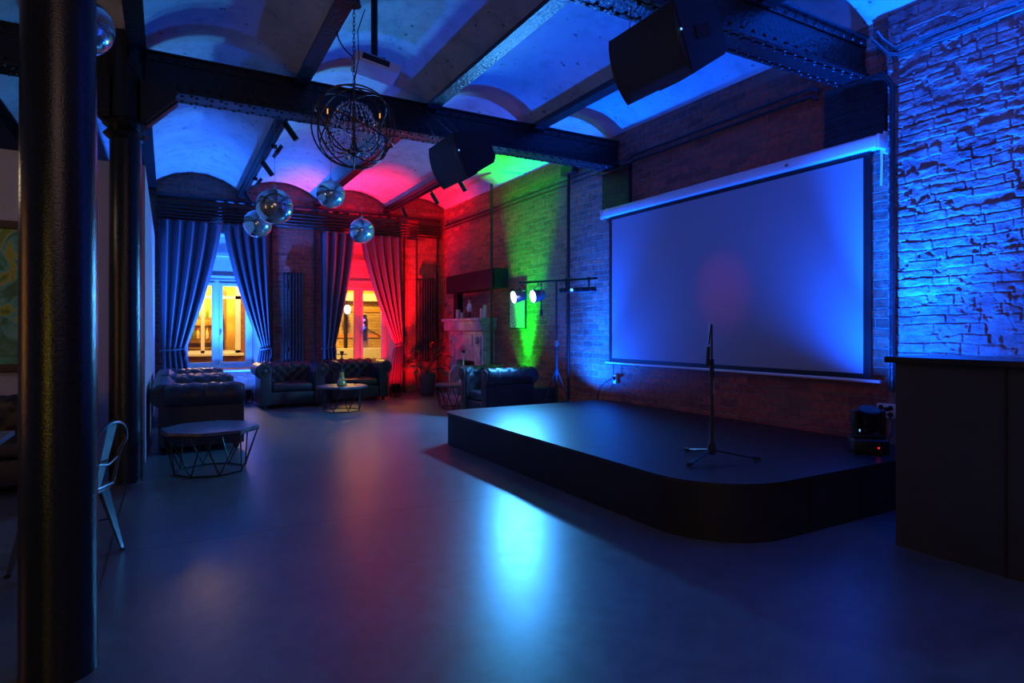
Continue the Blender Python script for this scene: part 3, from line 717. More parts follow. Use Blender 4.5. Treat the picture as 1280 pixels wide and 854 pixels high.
# ------------------------------------------------------------------ microphone stand
t = thing('microphone_stand', 'black tripod microphone stand with folded boom on the stage', 'microphone stand', (3.765, 3.43, .40))
MB().cyl((0, 0, .08), (0, 0, .72), .0125).build('pole', 'black_metal', t, 40)
MB().cyl((0, 0, .70), (0, 0, .95), .009).build('inner_pole', 'black_metal', t, 40)
MB().cyl((0, 0, .66), (0, 0, .80), .018).lathe([(.02, .66), (.022, .68), (.018, .70)], n=14).build('clutch', 'rubber', t, 40)
MB().lathe([(.02, .045), (.035, .055), (.036, .09), (.022, .14), (.014, .16)], n=16).build('hub', 'rubber', t, 40)
MB().tube([(0, 0, .94), (0, 0, 1.07), (-.008, .0, 1.08), (-.022, .0, 1.0), (-.035, 0, .92)], .008).build('boom', 'black_metal', t, 40)
MB().cyl((-.036, 0, .90), (-.046, 0, .75), .014, .017).build('boom_grip', 'rubber', t, 40)
MB().box((0, -.0132, .58), (.009, .002, .10)).box((-.005, -.0128, .535), (.008, .003, .02)).build('maker_sticker', 'white_plastic', t, rot=(0, 0, R(35)))
fwd = Vector((.4924, .8704, 0)); rgt = Vector((.8704, -.4924, 0))
for d in (rgt*1.0 + fwd*-.05, rgt*-.62 - fwd*.62, rgt*-.25 + fwd*.85):
    d = d.normalized(); a = d*.03 + Vector((0, 0, .075)); e = d*.34 + Vector((0, 0, .018))
    lg = MB().cyl(a, e, .009, n=10).build('leg', 'black_metal', t, 40)
    MB().cyl(e - d*.02 + Vector((0, 0, .002)), e + d*.035, .015, n=12).build('rubber_foot', 'rubber', lg, 40)

# ------------------------------------------------------------------ moving head lights
def moving_head(loc, rz, label, tilt=R(20)):
    t = thing('moving_head_light', label, 'stage light', loc, rz, 'moving head lights')
    MB().box((0, 0, .065), (.27, .22, .12), None, .02).box((0, 0, .01), (.24, .2, .02)).build('base', 'black', t, 40)
    MB().box((-.105, 0, .24), (.035, .11, .24), None, .012).box((.105, 0, .24), (.035, .11, .24), None, .012).box((0, 0, .14), (.24, .12, .03), None, .008).build('yoke', 'black', t, 40)
    MB().lathe([(.05, -.10), (.072, -.08), (.078, .05), (.082, .10), (.07, .11)], (0, 0, .27), 20, Euler((tilt, 0, 0)).to_matrix()).build('lamp_head', 'black_metal', t, 40)
    MB().box((.05, -.112, .06), (.012, .004, .012)).build('red_indicator', 'led_dot_red', t)
    MB().box((-.09, -.112, .20), (.008, .004, .02)).build('blue_indicator', 'led_dot_blue', t)
moving_head((5.14, 2.99, .40), R(-45), 'black moving head light on the stage corner beside the bar counter')
moving_head((5.16, 7.50, 0), R(-20), 'black moving head light on the floor beside the lighting stand', R(-10))

# ------------------------------------------------------------------ uplights on the floor
def uplight(loc, led, label):
    t = thing('uplight', label, 'floor light', loc, 0, 'floor uplights')
    MB().lathe([(.075, .10), (.09, .13), (.095, .24), (.10, .28), (.092, .285), (.088, .26)], n=20).build('housing', 'black', t, 40)
    MB().lathe([(.02, .262), (.088, .264), (.088, .266)], n=20).build('lens', led, t, 40)
    MB().tube([(-.115, 0, .20), (-.115, 0, .03), (-.09, 0, .012), (.09, 0, .012), (.115, 0, .03), (.115, 0, .20)], .012).box((-.10, 0, .20), (.04, .03, .03)).box((.10, 0, .20), (.04, .03, .03)).box((0, 0, .008), (.16, .16, .012)).build('bracket', 'black', t, 40)
    MB().cyl((0, 0, .02), (0, 0, .11), .02).build('foot_post', 'black', t)
uplight((1.33, 12.80, 0), 'led_blue', 'round uplight glowing blue on the floor under the first window')
uplight((4.26, 12.62, 0), 'led_red', 'round uplight glowing red on the floor at the foot of the red curtain')
uplight((5.46, 9.52, 0), 'led_green', 'round uplight glowing green behind the armchair at the side wall')

# ------------------------------------------------------------------ lighting stand with two pars and an LED bar
LB = Vector((4.96, 8.51, 2.20)); LE = Vector((5.51, 7.21, 2.20)); SB = LB.lerp(LE, .50)
t = thing('lighting_stand', 'black tripod lighting stand with crossbar left of the screen', 'lighting stand', (SB.x, SB.y, 0))
MB().cyl((0, 0, .12), (0, 0, 1.25), .020).cyl((0, 0, 1.22), (0, 0, 2.2), .015).build('pole', 'black_metal', t, 40)
MB().cyl((0, 0, 1.18), (0, 0, 1.27), .028).box((.03, 0, 1.22), (.05, .015, .015)).build('collar', 'steel', t, 40)
MB().cyl((0, 0, .74), (0, 0, .84), .032).build('hub', 'black', t, 40)
ba = (LB-SB)*1.02; be = (LE-SB)*1.02; ba.z = be.z = 2.2
MB().cyl(ba, be, .017).build('crossbar', 'black_metal', t, 40)
for k in range(3):
    a = R(60+120*k); d = Vector((math.cos(a), math.sin(a), 0))
    if (SB+d*.33).x > XR-.06: d = (d*1.0)
    lg = MB().cyl(d*.02+Vector((0, 0, .80)), d*.35+Vector((0, 0, .02)), .012).cyl(Vector((0, 0, .25)), d*.20+Vector((0, 0, .38)), .008).build('leg', 'black_metal', t, 40)
    MB().cyl(d*.34+Vector((0, 0, .035)), d*.36+Vector((0, 0, .005)), .02).build('rubber_foot', 'rubber', lg, 40)

def par(P, label):
    t = thing('par_light', label, 'stage light', tuple(P), 0, 'par lights on the stand')
    q = Vector((0, 0, 1)).rotation_difference(PAR_DIR).to_matrix()
    MB().lathe([(.05, -.11), (.075, -.10), (.09, -.03), (.10, .05), (.104, .10), (.098, .10), (.094, .085)], (0, 0, 0), 26, q).build('housing', 'steel', t, 40)
    MB().lathe([(.01, .089), (.094, .088), (.094, .086)], (0, 0, 0), 26, q).build('led_face', 'led_white', t, 40)
    side = PAR_DIR.cross(Vector((0, 0, 1))).normalized()
    MB().tube([side*.115+Vector((0, 0, -.0)), side*.115+Vector((0, 0, .13)), side*.0+Vector((0, 0, .165)), side*-.115+Vector((0, 0, .13)), side*-.115], .009).cyl((0, 0, .16), (0, 0, .235), .012).build('yoke', 'steel', t, 40)
par(PAR_A, 'shining blue-white par light at the outer end of the crossbar')
par(PAR_B, 'shining blue-white par light nearer the stand pole')
t = thing('led_bar', 'black bar of small lamps hanging under the crossbar', 'stage light', tuple(SB + (LE-SB)*.54 + Vector((0, 0, -.16))), math.atan2((LE-LB).y, (LE-LB).x), 'par lights on the stand')
MB().box((0, 0, 0), (.62, .06, .07), None, .01).build('housing', 'black', t, 40)
for k in range(4):
    MB().cyl((-.24+k*.16, -.03, -.0), (-.24+k*.16, -.045, -.0), .024).build('lens', 'led_dot_blue' if k == 1 else 'black_metal', t, 40)
for x in (-.2, .2): MB().box((x, 0, .095), (.02, .02, .13)).box((x, 0, .16), (.045, .045, .045)).build('clamp', 'black', t)
tag(MB().cyl(tuple(LB.lerp(LE, .30)+Vector((0, 0, -.02))), tuple(LB.lerp(LE, .30)+Vector((0, 0, -.45))), .010).cyl(tuple(LB.lerp(LE, .30)+Vector((0, 0, -.45))), tuple(LB.lerp(LE, .30)+Vector((0, 0, -.54))), .022).build('hanging_strap', 'black'), 'black strap dangling from the crossbar beside the par lights', 'strap')
tag(MB().box((5.42, 8.62, .24), (.42, .30, .48), None, .015).box((5.42, 8.46, .24), (.3, .02, .36), None, .006).build('speaker_cabinet', 'counter', None, 40), 'low grey cabinet between the armchair and the lighting stand', 'cabinet')

# ------------------------------------------------------------------ framed print
t = thing('framed_print', 'small framed black and white print in the green light', 'picture', (XR, 9.83, 1.82))
MB().span((-.03, -.30, -.37), (-.0, .30, .37), .006).build('frame', 'wood', t); MB().span((-.034, -.27, -.34), (-.030, .27, .34)).build('print', 'print', t)

# ------------------------------------------------------------------ loudspeakers
def speaker(loc, label, wy, wz):
    t = thing('loudspeaker', label, 'loudspeaker', loc, 0, 'hanging loudspeakers')
    # x: back direction, z: up, y: long side.  origin = near lower front corner level
    Lh = .33
    ca, sa = math.cos(R(22)), math.sin(R(22))
    def T(u, h): return (u*ca + -h*sa, u*sa + h*ca)     # u: towards the back, h: up the front
    cab = [T(.03, 0), T(.38, .07), T(.42, .12), T(.42, .36), T(.38, .41), T(.03, .48)]
    MB().prism(cab, -Lh, Lh, 1).build('cabinet', 'black', t)
    n = 10
    fr = [T(.03, .0)] + [T(.03-.055*math.sin(PI*i/n)**.8, .48*i/n) for i in range(1, n)] + [T(.03, .48)]
    MB().prism(fr, -Lh+.006, Lh-.006, 1).build('grille', 'grille', t, 30)
    s = MB()
    for y in (-Lh, Lh): s.tube([(p[0], y, p[1]) for p in fr], .007, 6)
    s.build('edge_trim', 'black_metal', t, 50)
    c = T(.22, .25); MB().box((c[0], -Lh-.002, c[1]), (.14, .012, .09), (0, -R(22), 0), .004).build('carry_handle', 'rubber', t)
    p = T(.02, .29); MB().box((p[0], -Lh-.004, p[1]), (.012, .006, .012)).build('status_light', 'led_dot_blue', t)
    c2 = T(.22, .05)
    MB().box((c2[0], 0, c2[1]-.028), (.12, .22, .012), (0, -R(33), 0), .003).build('handle_recess', 'rubber', t)
    for u, h, y in ((.10, .46, -.2), (.10, .46, .2), (.36, .41, .05)):
        p = T(u, h); s = MB().tube([(p[0], y, p[1]), (p[0]+.01, wy+y*.3, wz-loc[2])], .004, 6).lathe([(.014, 0), (.014, .02)], (p[0], y, p[1]), 8).build('suspension_wire', 'steel', t, 50)
speaker((3.02, 3.26, 3.13), 'large black loudspeaker hanging nearest, above the stage by the near girder', .12, 3.80)
speaker((2.73, 6.12, 3.03), 'black loudspeaker hanging by the far girder right of the chandelier', .76, 4.07)

# ------------------------------------------------------------------ projector
t = thing('projector', 'white ceiling projector on a black pole behind the chandelier', 'projector', (1.62, 5.38, 3.74), R(-8))
s = MB().box((0, 0, .05), (.40, .32, .09), None, .02)
s.build('body', 'white_plastic', t, 40, rot=(0, R(12), 0))
MB().box((.198, .06, .05), (.02, .12, .06), None, .01).build('lens', 'black_metal', t, 40, rot=(0, R(12), 0))
MB().box((-.02, -.161, .055), (.24, .008, .05), None, .003).build('vent', 'black', t, rot=(0, R(12), 0))
MB().box((0, 0, .115), (.18, .14, .03), None, .006).cyl((0, 0, .12), (0, 0, .72), .03).build('mount_pole', 'black', t, 40)
MB().tube(bez((-.15, 0, .1), (-.3, .05, .2), (-.35, .1, .35), (-.3, .12, .52), 12), .006).build('cable', 'rubber', t, 50)

# ------------------------------------------------------------------ chandelier
t = thing('chandelier', 'dark orb chandelier of looped rods with crystal strings', 'chandelier', (1.335, 5.0, 3.10))
RR = .335
def ring(rot, r=RR, zo=0):
    m = Euler(rot).to_matrix()
    return [m @ Vector((r*math.cos(2*PI*i/48), r*math.sin(2*PI*i/48), zo)) for i in range(48)]
for rot, r in (((R(90), 0, R(20)), RR), ((R(90), 0, R(75)), RR), ((R(90), 0, R(-40)), RR*.96), ((R(12), R(20), 0), RR*1.02), ((R(-55), R(25), R(10)), RR), ((R(60), R(-30), R(40)), RR*.98), ((R(-25), R(-35), 0), RR*.99)):
    MB().tube(ring(rot, r), .0065, 7, True).build('orb_ring', 'bronze', t, 60)
s = MB().cyl((0, 0, -.22), (0, 0, RR+.02), .008).lathe([(.02, -.24), (.05, -.2), (.03, -.16), (.012, -.1)], n=14)
s.build('stem', 'bronze', t, 50)
s = MB()
zt = RR+.02
k = 0
while zt < 1.04:
    m = Euler((R(90), 0, R(90)*(k % 2))).to_matrix()
    s.tube([Vector((0, 0, zt+.02)) + m @ Vector((.010*math.cos(2*PI*i/10), .022*math.sin(2*PI*i/10), 0)) for i in range(10)], .003, 5, True)
    zt += .034; k += 1
s.build('chain', 'bronze', t, 60)
MB().lathe([(.06, 1.0), (.05, 1.03), (.05, 1.05)], n=18).build('ceiling_rose', 'bronze', t, 40)
MB().tube([Vector((.0, .0, .36)), (.05, .03, .6), (.03, 0, .8), (.12, .1, 1.05)], .004).build('cord', 'rubber', t)
for k in range(6):
    a = R(60*k+15); d = Vector((math.cos(a), math.sin(a), 0))
    ar = MB().tube(bez((0, 0, -.18), d*.12+Vector((0, 0, -.24)), d*.24+Vector((0, 0, -.2)), d*.235+Vector((0, 0, -.02)), 14), .006).lathe([(.028, -.03), (.030, -.02), (.014, -.015), (.012, .05)], tuple(d*.235), 12).build('candle_arm', 'bronze', t, 60)
    bu = MB().lathe([(.010, .05), (.017, .075), (.013, .10), (.003, .125)], tuple(d*.235), 12).build('bulb', 'bulb', ar, 60)
    MB().cyl(d*.235+Vector((0, 0, .055)), d*.235+Vector((0, 0, .092)), .005).build('filament', 'filament', ar)
rc = random.Random(4)
s = MB()
def crystal(p, r):
    p = Vector(p)
    s.add([p+Vector(v)*r for v in ((1, 0, 0), (0, 1, 0), (-1, 0, 0), (0, -1, 0), (0, 0, 1.4), (0, 0, -1.8))], [(0, 1, 4), (1, 2, 4), (2, 3, 4), (3, 0, 4), (1, 0, 5), (2, 1, 5), (3, 2, 5), (0, 3, 5)])
for k in range(26):                                     # strings draped from the top ring to the bottom, like a bell
    a = 2*PI*k/26; d = Vector((math.cos(a), math.sin(a), 0))
    for i in range(13):
        q = i/12; rad = .10+.13*math.sin(PI*q*.62)
        crystal(d*(rad+rc.uniform(-.01, .01)) + Vector((0, 0, .17-.36*q)), rc.uniform(.005, .012))
for k in range(80):
    a = rc.uniform(0, 2*PI); rad = rc.uniform(.02, .27)
    crystal((rad*math.cos(a), rad*math.sin(a), -.27+rad*.5+rc.uniform(-.02, .02)), rc.uniform(.008, .013))
tag(s.build('crystal_strings', 'crystal', t, fixn=True), 'glinting strings of small cut crystals', kind='stuff')
tag(MB().lathe([(.012, -.30), (.016, -.285), (.012, -.27)], n=10).build('drop_crystal', 'crystal', t), 'large bottom drop crystal')

# ------------------------------------------------------------------ mirror balls
def mirror_ball(loc, r, top, label):
    t = thing('mirror_ball', label, 'mirror ball', loc, 0, 'mirror balls')
    bm = bmesh.new(); uvl = bm.loops.layers.uv.new('uv'); bmesh.ops.create_uvsphere(bm, u_segments=90, v_segments=45, radius=r, calc_uvs=True)
    me = bpy.data.meshes.new('ball'); bm.to_mesh(me); bm.free()
    for p in me.polygons: p.use_smooth = r < .19 or loc[1] > 6
    me.materials.append(M['mirror'])
    o = bpy.data.objects.new('ball', me); col.objects.link(o); o.parent = t
    MB().lathe([(.03, r-.006), (.028, r+.02), (.012, r+.025), (.010, r+.05)], n=14).build('cap', 'chrome', t, 40)
    MB().cyl((0, 0, r+.04), (0, 0, top-loc[2]), .0025, n=6).build('hanging_wire', 'steel', t, 50)
mirror_ball((1.055, 7.33, 2.83), .20, 4.42, 'large mirror ball hanging second from the left among the far four')
mirror_ball((1.145, 9.57, 2.985), .20, 4.32, 'mirror ball partly hidden behind the largest one')
mirror_ball((2.03, 8.85, 3.375), .198, 4.45, 'highest mirror ball of the far four, under the chandelier')
mirror_ball((2.72, 9.72, 3.03), .198, 4.12, 'smallest-looking mirror ball in front of the second window curtains')
mirror_ball((-.50, 4.98, 3.47), .188, 4.45, 'mirror ball close behind the nearest column at the top')

# ------------------------------------------------------------------ track lighting on two joists
def track(x, y0, y1, heads, label):
    t = thing('track_rail', label, 'track light', (x, (y0+y1)/2, 4.10), 0, 'ceiling track rails')
    yc = (y0+y1)/2
    MB().span((-.06, y0-yc, -.045), (.06, y1-yc, 0)).span((-.02, y0-yc, -.07), (.02, y1-yc, -.045)).build('rail', 'black', t)
    for y, kind, a in heads:
        if kind == 's':
            MB().cyl((0, y-yc, -.06), (0, y-yc, -.13), .014).cyl((-.01, y-yc, -.11), (.07+a, y-yc-.02, -.31), .038).build('spot_head', 'black', t, 40)
        else:
            MB().box((.09, y-yc, -.15), (.05, .30, .13), (0, R(35), 0), .006).box((.04, y-yc, -.085), (.08, .05, .05)).build('flood_head', 'black', t, 40)
track(1.26, 7.4, 13.1, [(7.9, 's', .06), (9.1, 'f', 0), (9.9, 's', .06), (11.2, 'f', 0), (12.3, 's', .04)], 'black light track with spot heads above the first window side')
track(4.28, 8.4, 12.9, [(9.4, 's', .05), (10.6, 's', .05), (12.2, 's', 0)], 'black light track with spot heads in the red lit ceiling')
for x, ys, lab in ((1.335, (), ''),): pass

# ------------------------------------------------------------------ curtains
def curtain(x0, x1, g0, g1, ztop, zg, label, n=5, ph=0.0, zb=.06):
    Y = YF-.12
    t = thing('curtain', label, 'curtain', ((x0+x1)/2, Y, 0), 0, 'window curtains')
    cx = (x0+x1)/2
    def fn(u, v):
        z = ztop + (zb-ztop)*v
        if z > zg:
            q = (ztop-z)/(ztop-zg); e = q**1.35
            A = .082*(1-q)+.055*q
        else:
            q = (zg-z)/(zg-zb); e = 1-.22*q**.7; A = .055
        xl = x0+(g0-x0)*e; xr = x1+(g1-x1)*e
        f = 2*PI*n*u+ph
        uu = u + .035*math.sin(2*f)/n
        y = A*math.sin(f) + .007*math.sin(f*2.7+1.3+v*2)*(1-abs(2*u-1)) - .03*(1-abs(z-zg)/3)*math.sin(PI*u)
        if abs(z-zg) < .12: y *= .55+.45*abs(z-zg)/.12
        return (xl+(xr-xl)*uu-cx, y-.02, z)
    o = MB().grid(fn, 120, 80).build('drape', 'curtain', t, 180, fixn=False)
    md = o.modifiers.new('thick', 'SOLIDIFY'); md.thickness = .004
    gc = (g0+g1)/2-cx; gw = (g1-g0)/2+.015
    MB().tube([(gc+gw*math.cos(a), -.02+.062*math.sin(a), zg+.02*math.cos(a)) for a in [2*PI*i/24 for i in range(24)]], .016, 8, True).build('tieback', 'curtain', t, 60)
    MB().tube([(gc+gw*.9, -.08, zg), (gc+gw*.9+.01, -.10, zg-.08), (gc+gw*.9-.01, -.10, zg-.2)], .011).build('tie_tail', 'curtain', t, 60)
    MB().cyl((x0-cx, -.02, ztop-.02), (x1-cx, -.02, ztop-.02), .012).build('curtain_rod', 'black_metal', t)
curtain(-.16, .92, -.10, .30, 3.53, 1.06, 'left slate curtain of the blue lit window, next to the white partition', 5, .6)
curtain(.96, 1.80, 1.64, 1.82, 3.53, 1.06, 'right curtain of the blue lit window, lit bright blue', 5, 1.8)
curtain(2.80, 3.55, 2.86, 3.12, 3.53, 1.06, 'dark slate curtain left of the second window', 4, .2)
curtain(3.68, 4.62, 4.46, 4.64, 3.53, 1.10, 'curtain lit bright red, right of the second window', 5, 2.4)

# ------------------------------------------------------------------ radiators
def radiator(x0, x1, label):
    t = thing('radiator', label, 'radiator', ((x0+x1)/2, YF-.07, 0), 0, 'tall tube radiators')
    n = 7; hw = (x1-x0)/2
    MB().span((-hw, -.03, 2.58), (hw, .03, 2.63), .01).build('top_header', 'radiator', t, 40)
    MB().span((-hw, -.03, .70), (hw, .03, .75), .01).build('bottom_header', 'radiator', t, 40)
    for k in range(n):
        x = -hw+.03+k*(2*hw-.06)/(n-1)
        MB().cyl((x, -.035, .72), (x, -.035, 2.61), .021, n=12).build('tube', 'radiator', t, 40)
    MB().box((0, .045, 2.3), (.3, .05, .03)).box((0, .045, 1.0), (.3, .05, .03)).build('wall_bracket', 'steel', t)
    MB().cyl((-hw+.04, 0, .70), (-hw+.04, 0, .02), .010).build('supply_pipe', 'steel', t)
radiator(2.06, 2.50, 'tall dark tube radiator between the two windows')
radiator(5.02, 5.44, 'tall dark tube radiator near the corner behind the potted plant')

# ------------------------------------------------------------------ fireplace (on the right wall)
t = thing('fireplace', 'grey marble fireplace surround on the side brick wall', 'fireplace', (XR, 11.6, 0))
MB().span((-.36, -.92, 1.42), (0, .92, 1.66), .012).span((-.40, -.96, 1.62), (0, .96, 1.68), .008).build('mantel_shelf', 'marble', t, 40)
MB().span((-.27, -.84, 1.02), (0, .84, 1.42), .01).span((-.285, -.36, 1.10), (-.26, .36, 1.34), .008).build('frieze', 'marble', t, 40)
for sg in (-1, 1):
    a, b = sorted((sg*.84, sg*.44))
    p = MB().span((-.27, a, 0), (0, b, 1.02), .01).span((-.31, a+.05, .0), (-.26, b-.05, .12), .008).build('jamb', 'marble', t, 40)
    MB().span((-.295, a+.08, .2), (-.265, b-.08, 1.30), .01).lathe([(.05, 0), (.07, .03), (.05, .05), (.03, .06)], (-.285, (a+b)/2, 1.22), 14, Euler((0, R(-90), 0)).to_matrix()).build('corbel', 'marble', p, 40)
MB().span((-.12, -.44, .0), (-.02, .44, .80)).build('firebox', 'black', t)
MB().span((-.26, -.44, .80), (-.02, .44, 1.02)).build('lintel', 'marble', t)
MB().span((-.55, -.8, 0), (-.31, .8, .05), .008).build('hearth', 'marble', t)
# black chimney hood box above
t = thing('chimney_hood', 'black boxed hood on the brick wall above the fireplace', 'hood', (XR, 11.5, 0))
MB().span((-.30, -1.28, 2.24), (0, 1.02, 2.62), .01).build('hood_box', 'black', t)
MB().span((-.12, .80, 1.68), (0, 1.02, 2.24)).build('side_panel', 'black', t)
def candle(y, h, r, label):
    t = thing('candle', label, 'candle', (XR-.20, y, 1.68), 0, 'candles on the mantel')
    MB().lathe([(r, 0), (r, h-.01), (r*.85, h), (r*.3, h-.012)], n=16).build('wax', 'candle', t, 40); MB().cyl((0, 0, h-.01), (0, 0, h+.015), .002, n=6).build('wick', 'black', t)
candle(12.10, .20, .05, 'tall cream candle at the far end of the mantel')
candle(11.88, .13, .045, 'short cream candle beside the tall one on the mantel')
candle(10.92, .19, .055, 'cream candle at the near end of the mantel, in front of its neighbour')
candle(10.80, .25, .04, 'slim cream candle at the very end of the mantel near the green light')
t = thing('figurine', 'small white and red figurine in the middle of the mantel', 'ornament', (XR-.20, 11.52, 1.68))
MB().lathe([(.05, 0), (.055, .012), (.02, .02), (.015, .12)], n=14).build('stand', 'black', t, 40)
MB().lathe([(.015, .12), (.06, .16), (.045, .24), (.05, .29), (.02, .33)], n=14).build('torso', 'coil', t, 50)
MB().lathe([(.01, .325), (.032, .34), (.036, .365), (.02, .39)], n=14).build('head', 'candle', t, 50)
MB().lathe([(.03, .385), (.018, .42), (.003, .44)], n=12).build('hat', 'red_paint', t, 50)
for sg in (-1, 1): MB().tube([(0, sg*.045, .29), (-.01, sg*.10, .24), (-.03, sg*.11, .19)], .013).build('arm', 'coil', t, 50)
MB().box((0, 0, .135), (.05, .07, .04), None, .01).build('skirt', 'red_paint', t, 40)

# ------------------------------------------------------------------ potted plant
t = thing('potted_plant', 'dark leafy plant in a tapered pot near the corner', 'plant', (4.93, 12.48, 0))
MB().lathe([(.13, 0), (.15, .02), (.19, .46), (.20, .50), (.18, .50), (.17, .45)], n=24).build('pot', 'terracotta', t, 40)
MB().lathe([(.02, .44), (.172, .445), (.17, .46)], n=20).build('soil', 'soil', t)
rp = random.Random(3)
for k in range(34):
    a = rp.uniform(0, 2*PI); el = rp.uniform(.15, 1.25); Ls = rp.uniform(.42, .72)
    d = Vector((math.cos(a)*math.cos(el), math.sin(a)*math.cos(el), math.sin(el)))
    base = Vector((rp.uniform(-.06, .06), rp.uniform(-.06, .06), .46)); end = base + d*Ls
    end.x = max(-.28, min(end.x, .22)); end.y = min(end.y, .50)
    st = MB().tube(bez(base, base+Vector((0, 0, .15)), base+d*Ls*.6+Vector((0, 0, .08)), end, 8), .005, 5).build('leaf_stalk', 'leaf', t, 60)
    out = (d + Vector((0, 0, -.35))).normalized(); sd = out.cross(Vector((0, 0, 1))).normalized(); up = sd.cross(out)
    ln, wd = rp.uniform(.18, .28), rp.uniform(.05, .08)
    def lf(u, v, end=end, out=out, sd=sd, up=up, ln=ln, wd=wd):
        wv = wd*math.sin(PI*min(1, v*.97+.015))**.8*(2*u-1)
        p = end + out*(ln*v) + sd*wv + up*(.03*abs(2*u-1) - .10*v*v)
        p.x = max(-.36-.02*u, min(p.x, .27+.02*u)); p.y = min(p.y, .60)
        return p
    MB().grid(lf, 4, 8).build('leaf', 'leaf', st, 180, fixn=False)

# ------------------------------------------------------------------ chesterfields
def roll(L, H, r, t, z0, mapf, tuft=.185, inner_z=.36):
    """a rolled, buttoned panel of length L; mapf(a, u, z) places it"""
    path = []                                          # (u, z, nu, nz, mode)
    cu = .040; cz = H-r
    for i in range(14): path.append((-t/2, z0+(cz-.02-z0)*i/13, -1, 0, 1))
    for i in range(1, 25):
        a = R(190 - 250*i/24); path.append((cu+r*math.cos(a), cz+r*math.sin(a), math.cos(a), math.sin(a), 1 if i < 13 else 2))
    for i in range(6): path.append((t/2-.01, (H-1.85*r)*(1-i/5)+z0*i/5, 1, 0, 0))
    S = [0]
    for p, q in zip(path[:-1], path[1:]): S.append(S[-1]+math.hypot(p[0]-q[0], p[1]-q[1]))
    na = max(24, int(L/.014)); s = MB()
    vs = []
    nt_ = max(2, round(L/tuft)); tp = L/nt_
    for ia in range(na+1):
        a = L*ia/na
        edge = min(1, min(a, L-a)/.03+.25)
        for k, (u, z, nu, nz, mode) in enumerate(path):
            x_ = a/tp; y_ = S[k]/(tp*1.0)
            if mode == 1:
                d = .030*(abs(math.sin(PI*(x_+y_)))*abs(math.sin(PI*(x_-y_))))**.45-.012
                if z < inner_z: d = 0
            elif mode == 2:
                f = 1-(k-26)/14
                d = .032*abs(math.sin(PI*x_))**.4-.014
                d *= max(0, min(1, f))
            else: d = 0
            d *= edge
            vs.append(mapf(a, u+nu*d, z+nz*d))
    m = len(path)
    fs = [(i*m+k, i*m+k+1, (i+1)*m+k+1, (i+1)*m+k) for i in range(na) for k in range(m-1)]
    fs += [tuple(range(m)), tuple(reversed([na*m+k for k in range(m)]))]
    fs += [(i*m, (i+1)*m, (i+1)*m+m-1, i*m+m-1) for i in range(na)]
    return s.add(vs, fs)
def chesterfield(W, D, H, loc, rz, label, cat, name, group='chesterfield seats', cushions=2):
    t = thing(name, label, cat, loc, rz, group)
    r = .135; th = .20
    MB().span((-W/2+.10, -D/2+.05, .07), (W/2-.10, D/2-.08, .30), .02).build('base', 'leather', t, 40)
    back = roll(W-.10, H, r, th, .07, lambda a, u, z: (-W/2+.05+a, D/2-.135+u, z))
    back.build('backrest', 'leather', t, 70)
    for sg in (-1, 1):
        ar = roll(D-.14, H-.005, r, th, .07, lambda a, u, z, sg=sg: (sg*(W/2-.135+u), -D/2+.03+a, z)).build('arm', 'leather', t, 70)
        cx = sg*(W/2-.10)
        f = MB().cyl((cx, -D/2+.035, H-.137), (cx, -D/2+.005, H-.137), .124, .115, 28)
        f.span((sg*(W/2-.135)-.085, -D/2+.008, .07), (sg*(W/2-.135)+.082, -D/2+.035, H-.15), .008)
        f.cyl((cx, -D/2+.008, H-.137), (cx, -D/2-.006, H-.137), .06, .035, 20)
        fc = f.build('arm_facing', 'leather', ar, 40)
        st = MB()
        for i in range(22):
            a = R(-40+260*i/21); st.box((cx+.112*math.cos(a), -D/2+.004, H-.137+.112*math.sin(a)), (.009, .008, .009), None, .003)
        for i in range(14):
            for q in (-.076, .074): st.box((sg*(W/2-.135)+q, -D/2+.006, .10+.03*i), (.009, .008, .009), None, .003)
        st.build('stud_trim', 'steel', ar, 60)
    iw = W-.48; cw_ = iw/cushions
    for k in range(cushions):
        MB().box((-iw/2+cw_*(k+.5), -.075, .375), (cw_-.008, D-.27, .15), None, .045).build('seat_cushion', 'leather', t, 60)
    for x in (-W/2+.13, W/2-.13):
        for y in (-D/2+.09, D/2-.14): MB().lathe([(.022, 0), (.034, .02), (.03, .075)], (x, y, 0), 14).build('foot', 'wood', t, 40)
    return t
chesterfield(1.62, .96, .80, (.34, 8.83, 0), R(90), 'dark buttoned leather sofa beside the white partition, behind the nearest geometric table', 'sofa', 'chesterfield_sofa')
chesterfield(1.62, .96, .78, (.36, 10.95, 0), R(90), 'dark leather sofa at the partition just below the blue lit window', 'sofa', 'chesterfield_sofa')
chesterfield(1.22, .90, .82, (2.02, 12.16, 0), R(0), 'dark leather armchair sofa under the radiator between the windows', 'sofa', 'chesterfield_sofa', cushions=1)
chesterfield(1.22, .90, .82, (3.38, 12.57, 0), R(0), 'dark leather sofa under the second window, next to the red glow', 'sofa', 'chesterfield_sofa', cushions=1)
chesterfield(1.02, .92, .84, (4.70, 8.78, 0), R(-90), 'dark leather armchair at the far end of the stage, in front of the fireplace', 'armchair', 'chesterfield_armchair', cushions=1)
chesterfield(1.80, .86, .80, (-1.56, 7.12, 0), R(0), 'dark leather sofa against the partition below the painting', 'sofa', 'chesterfield_sofa')

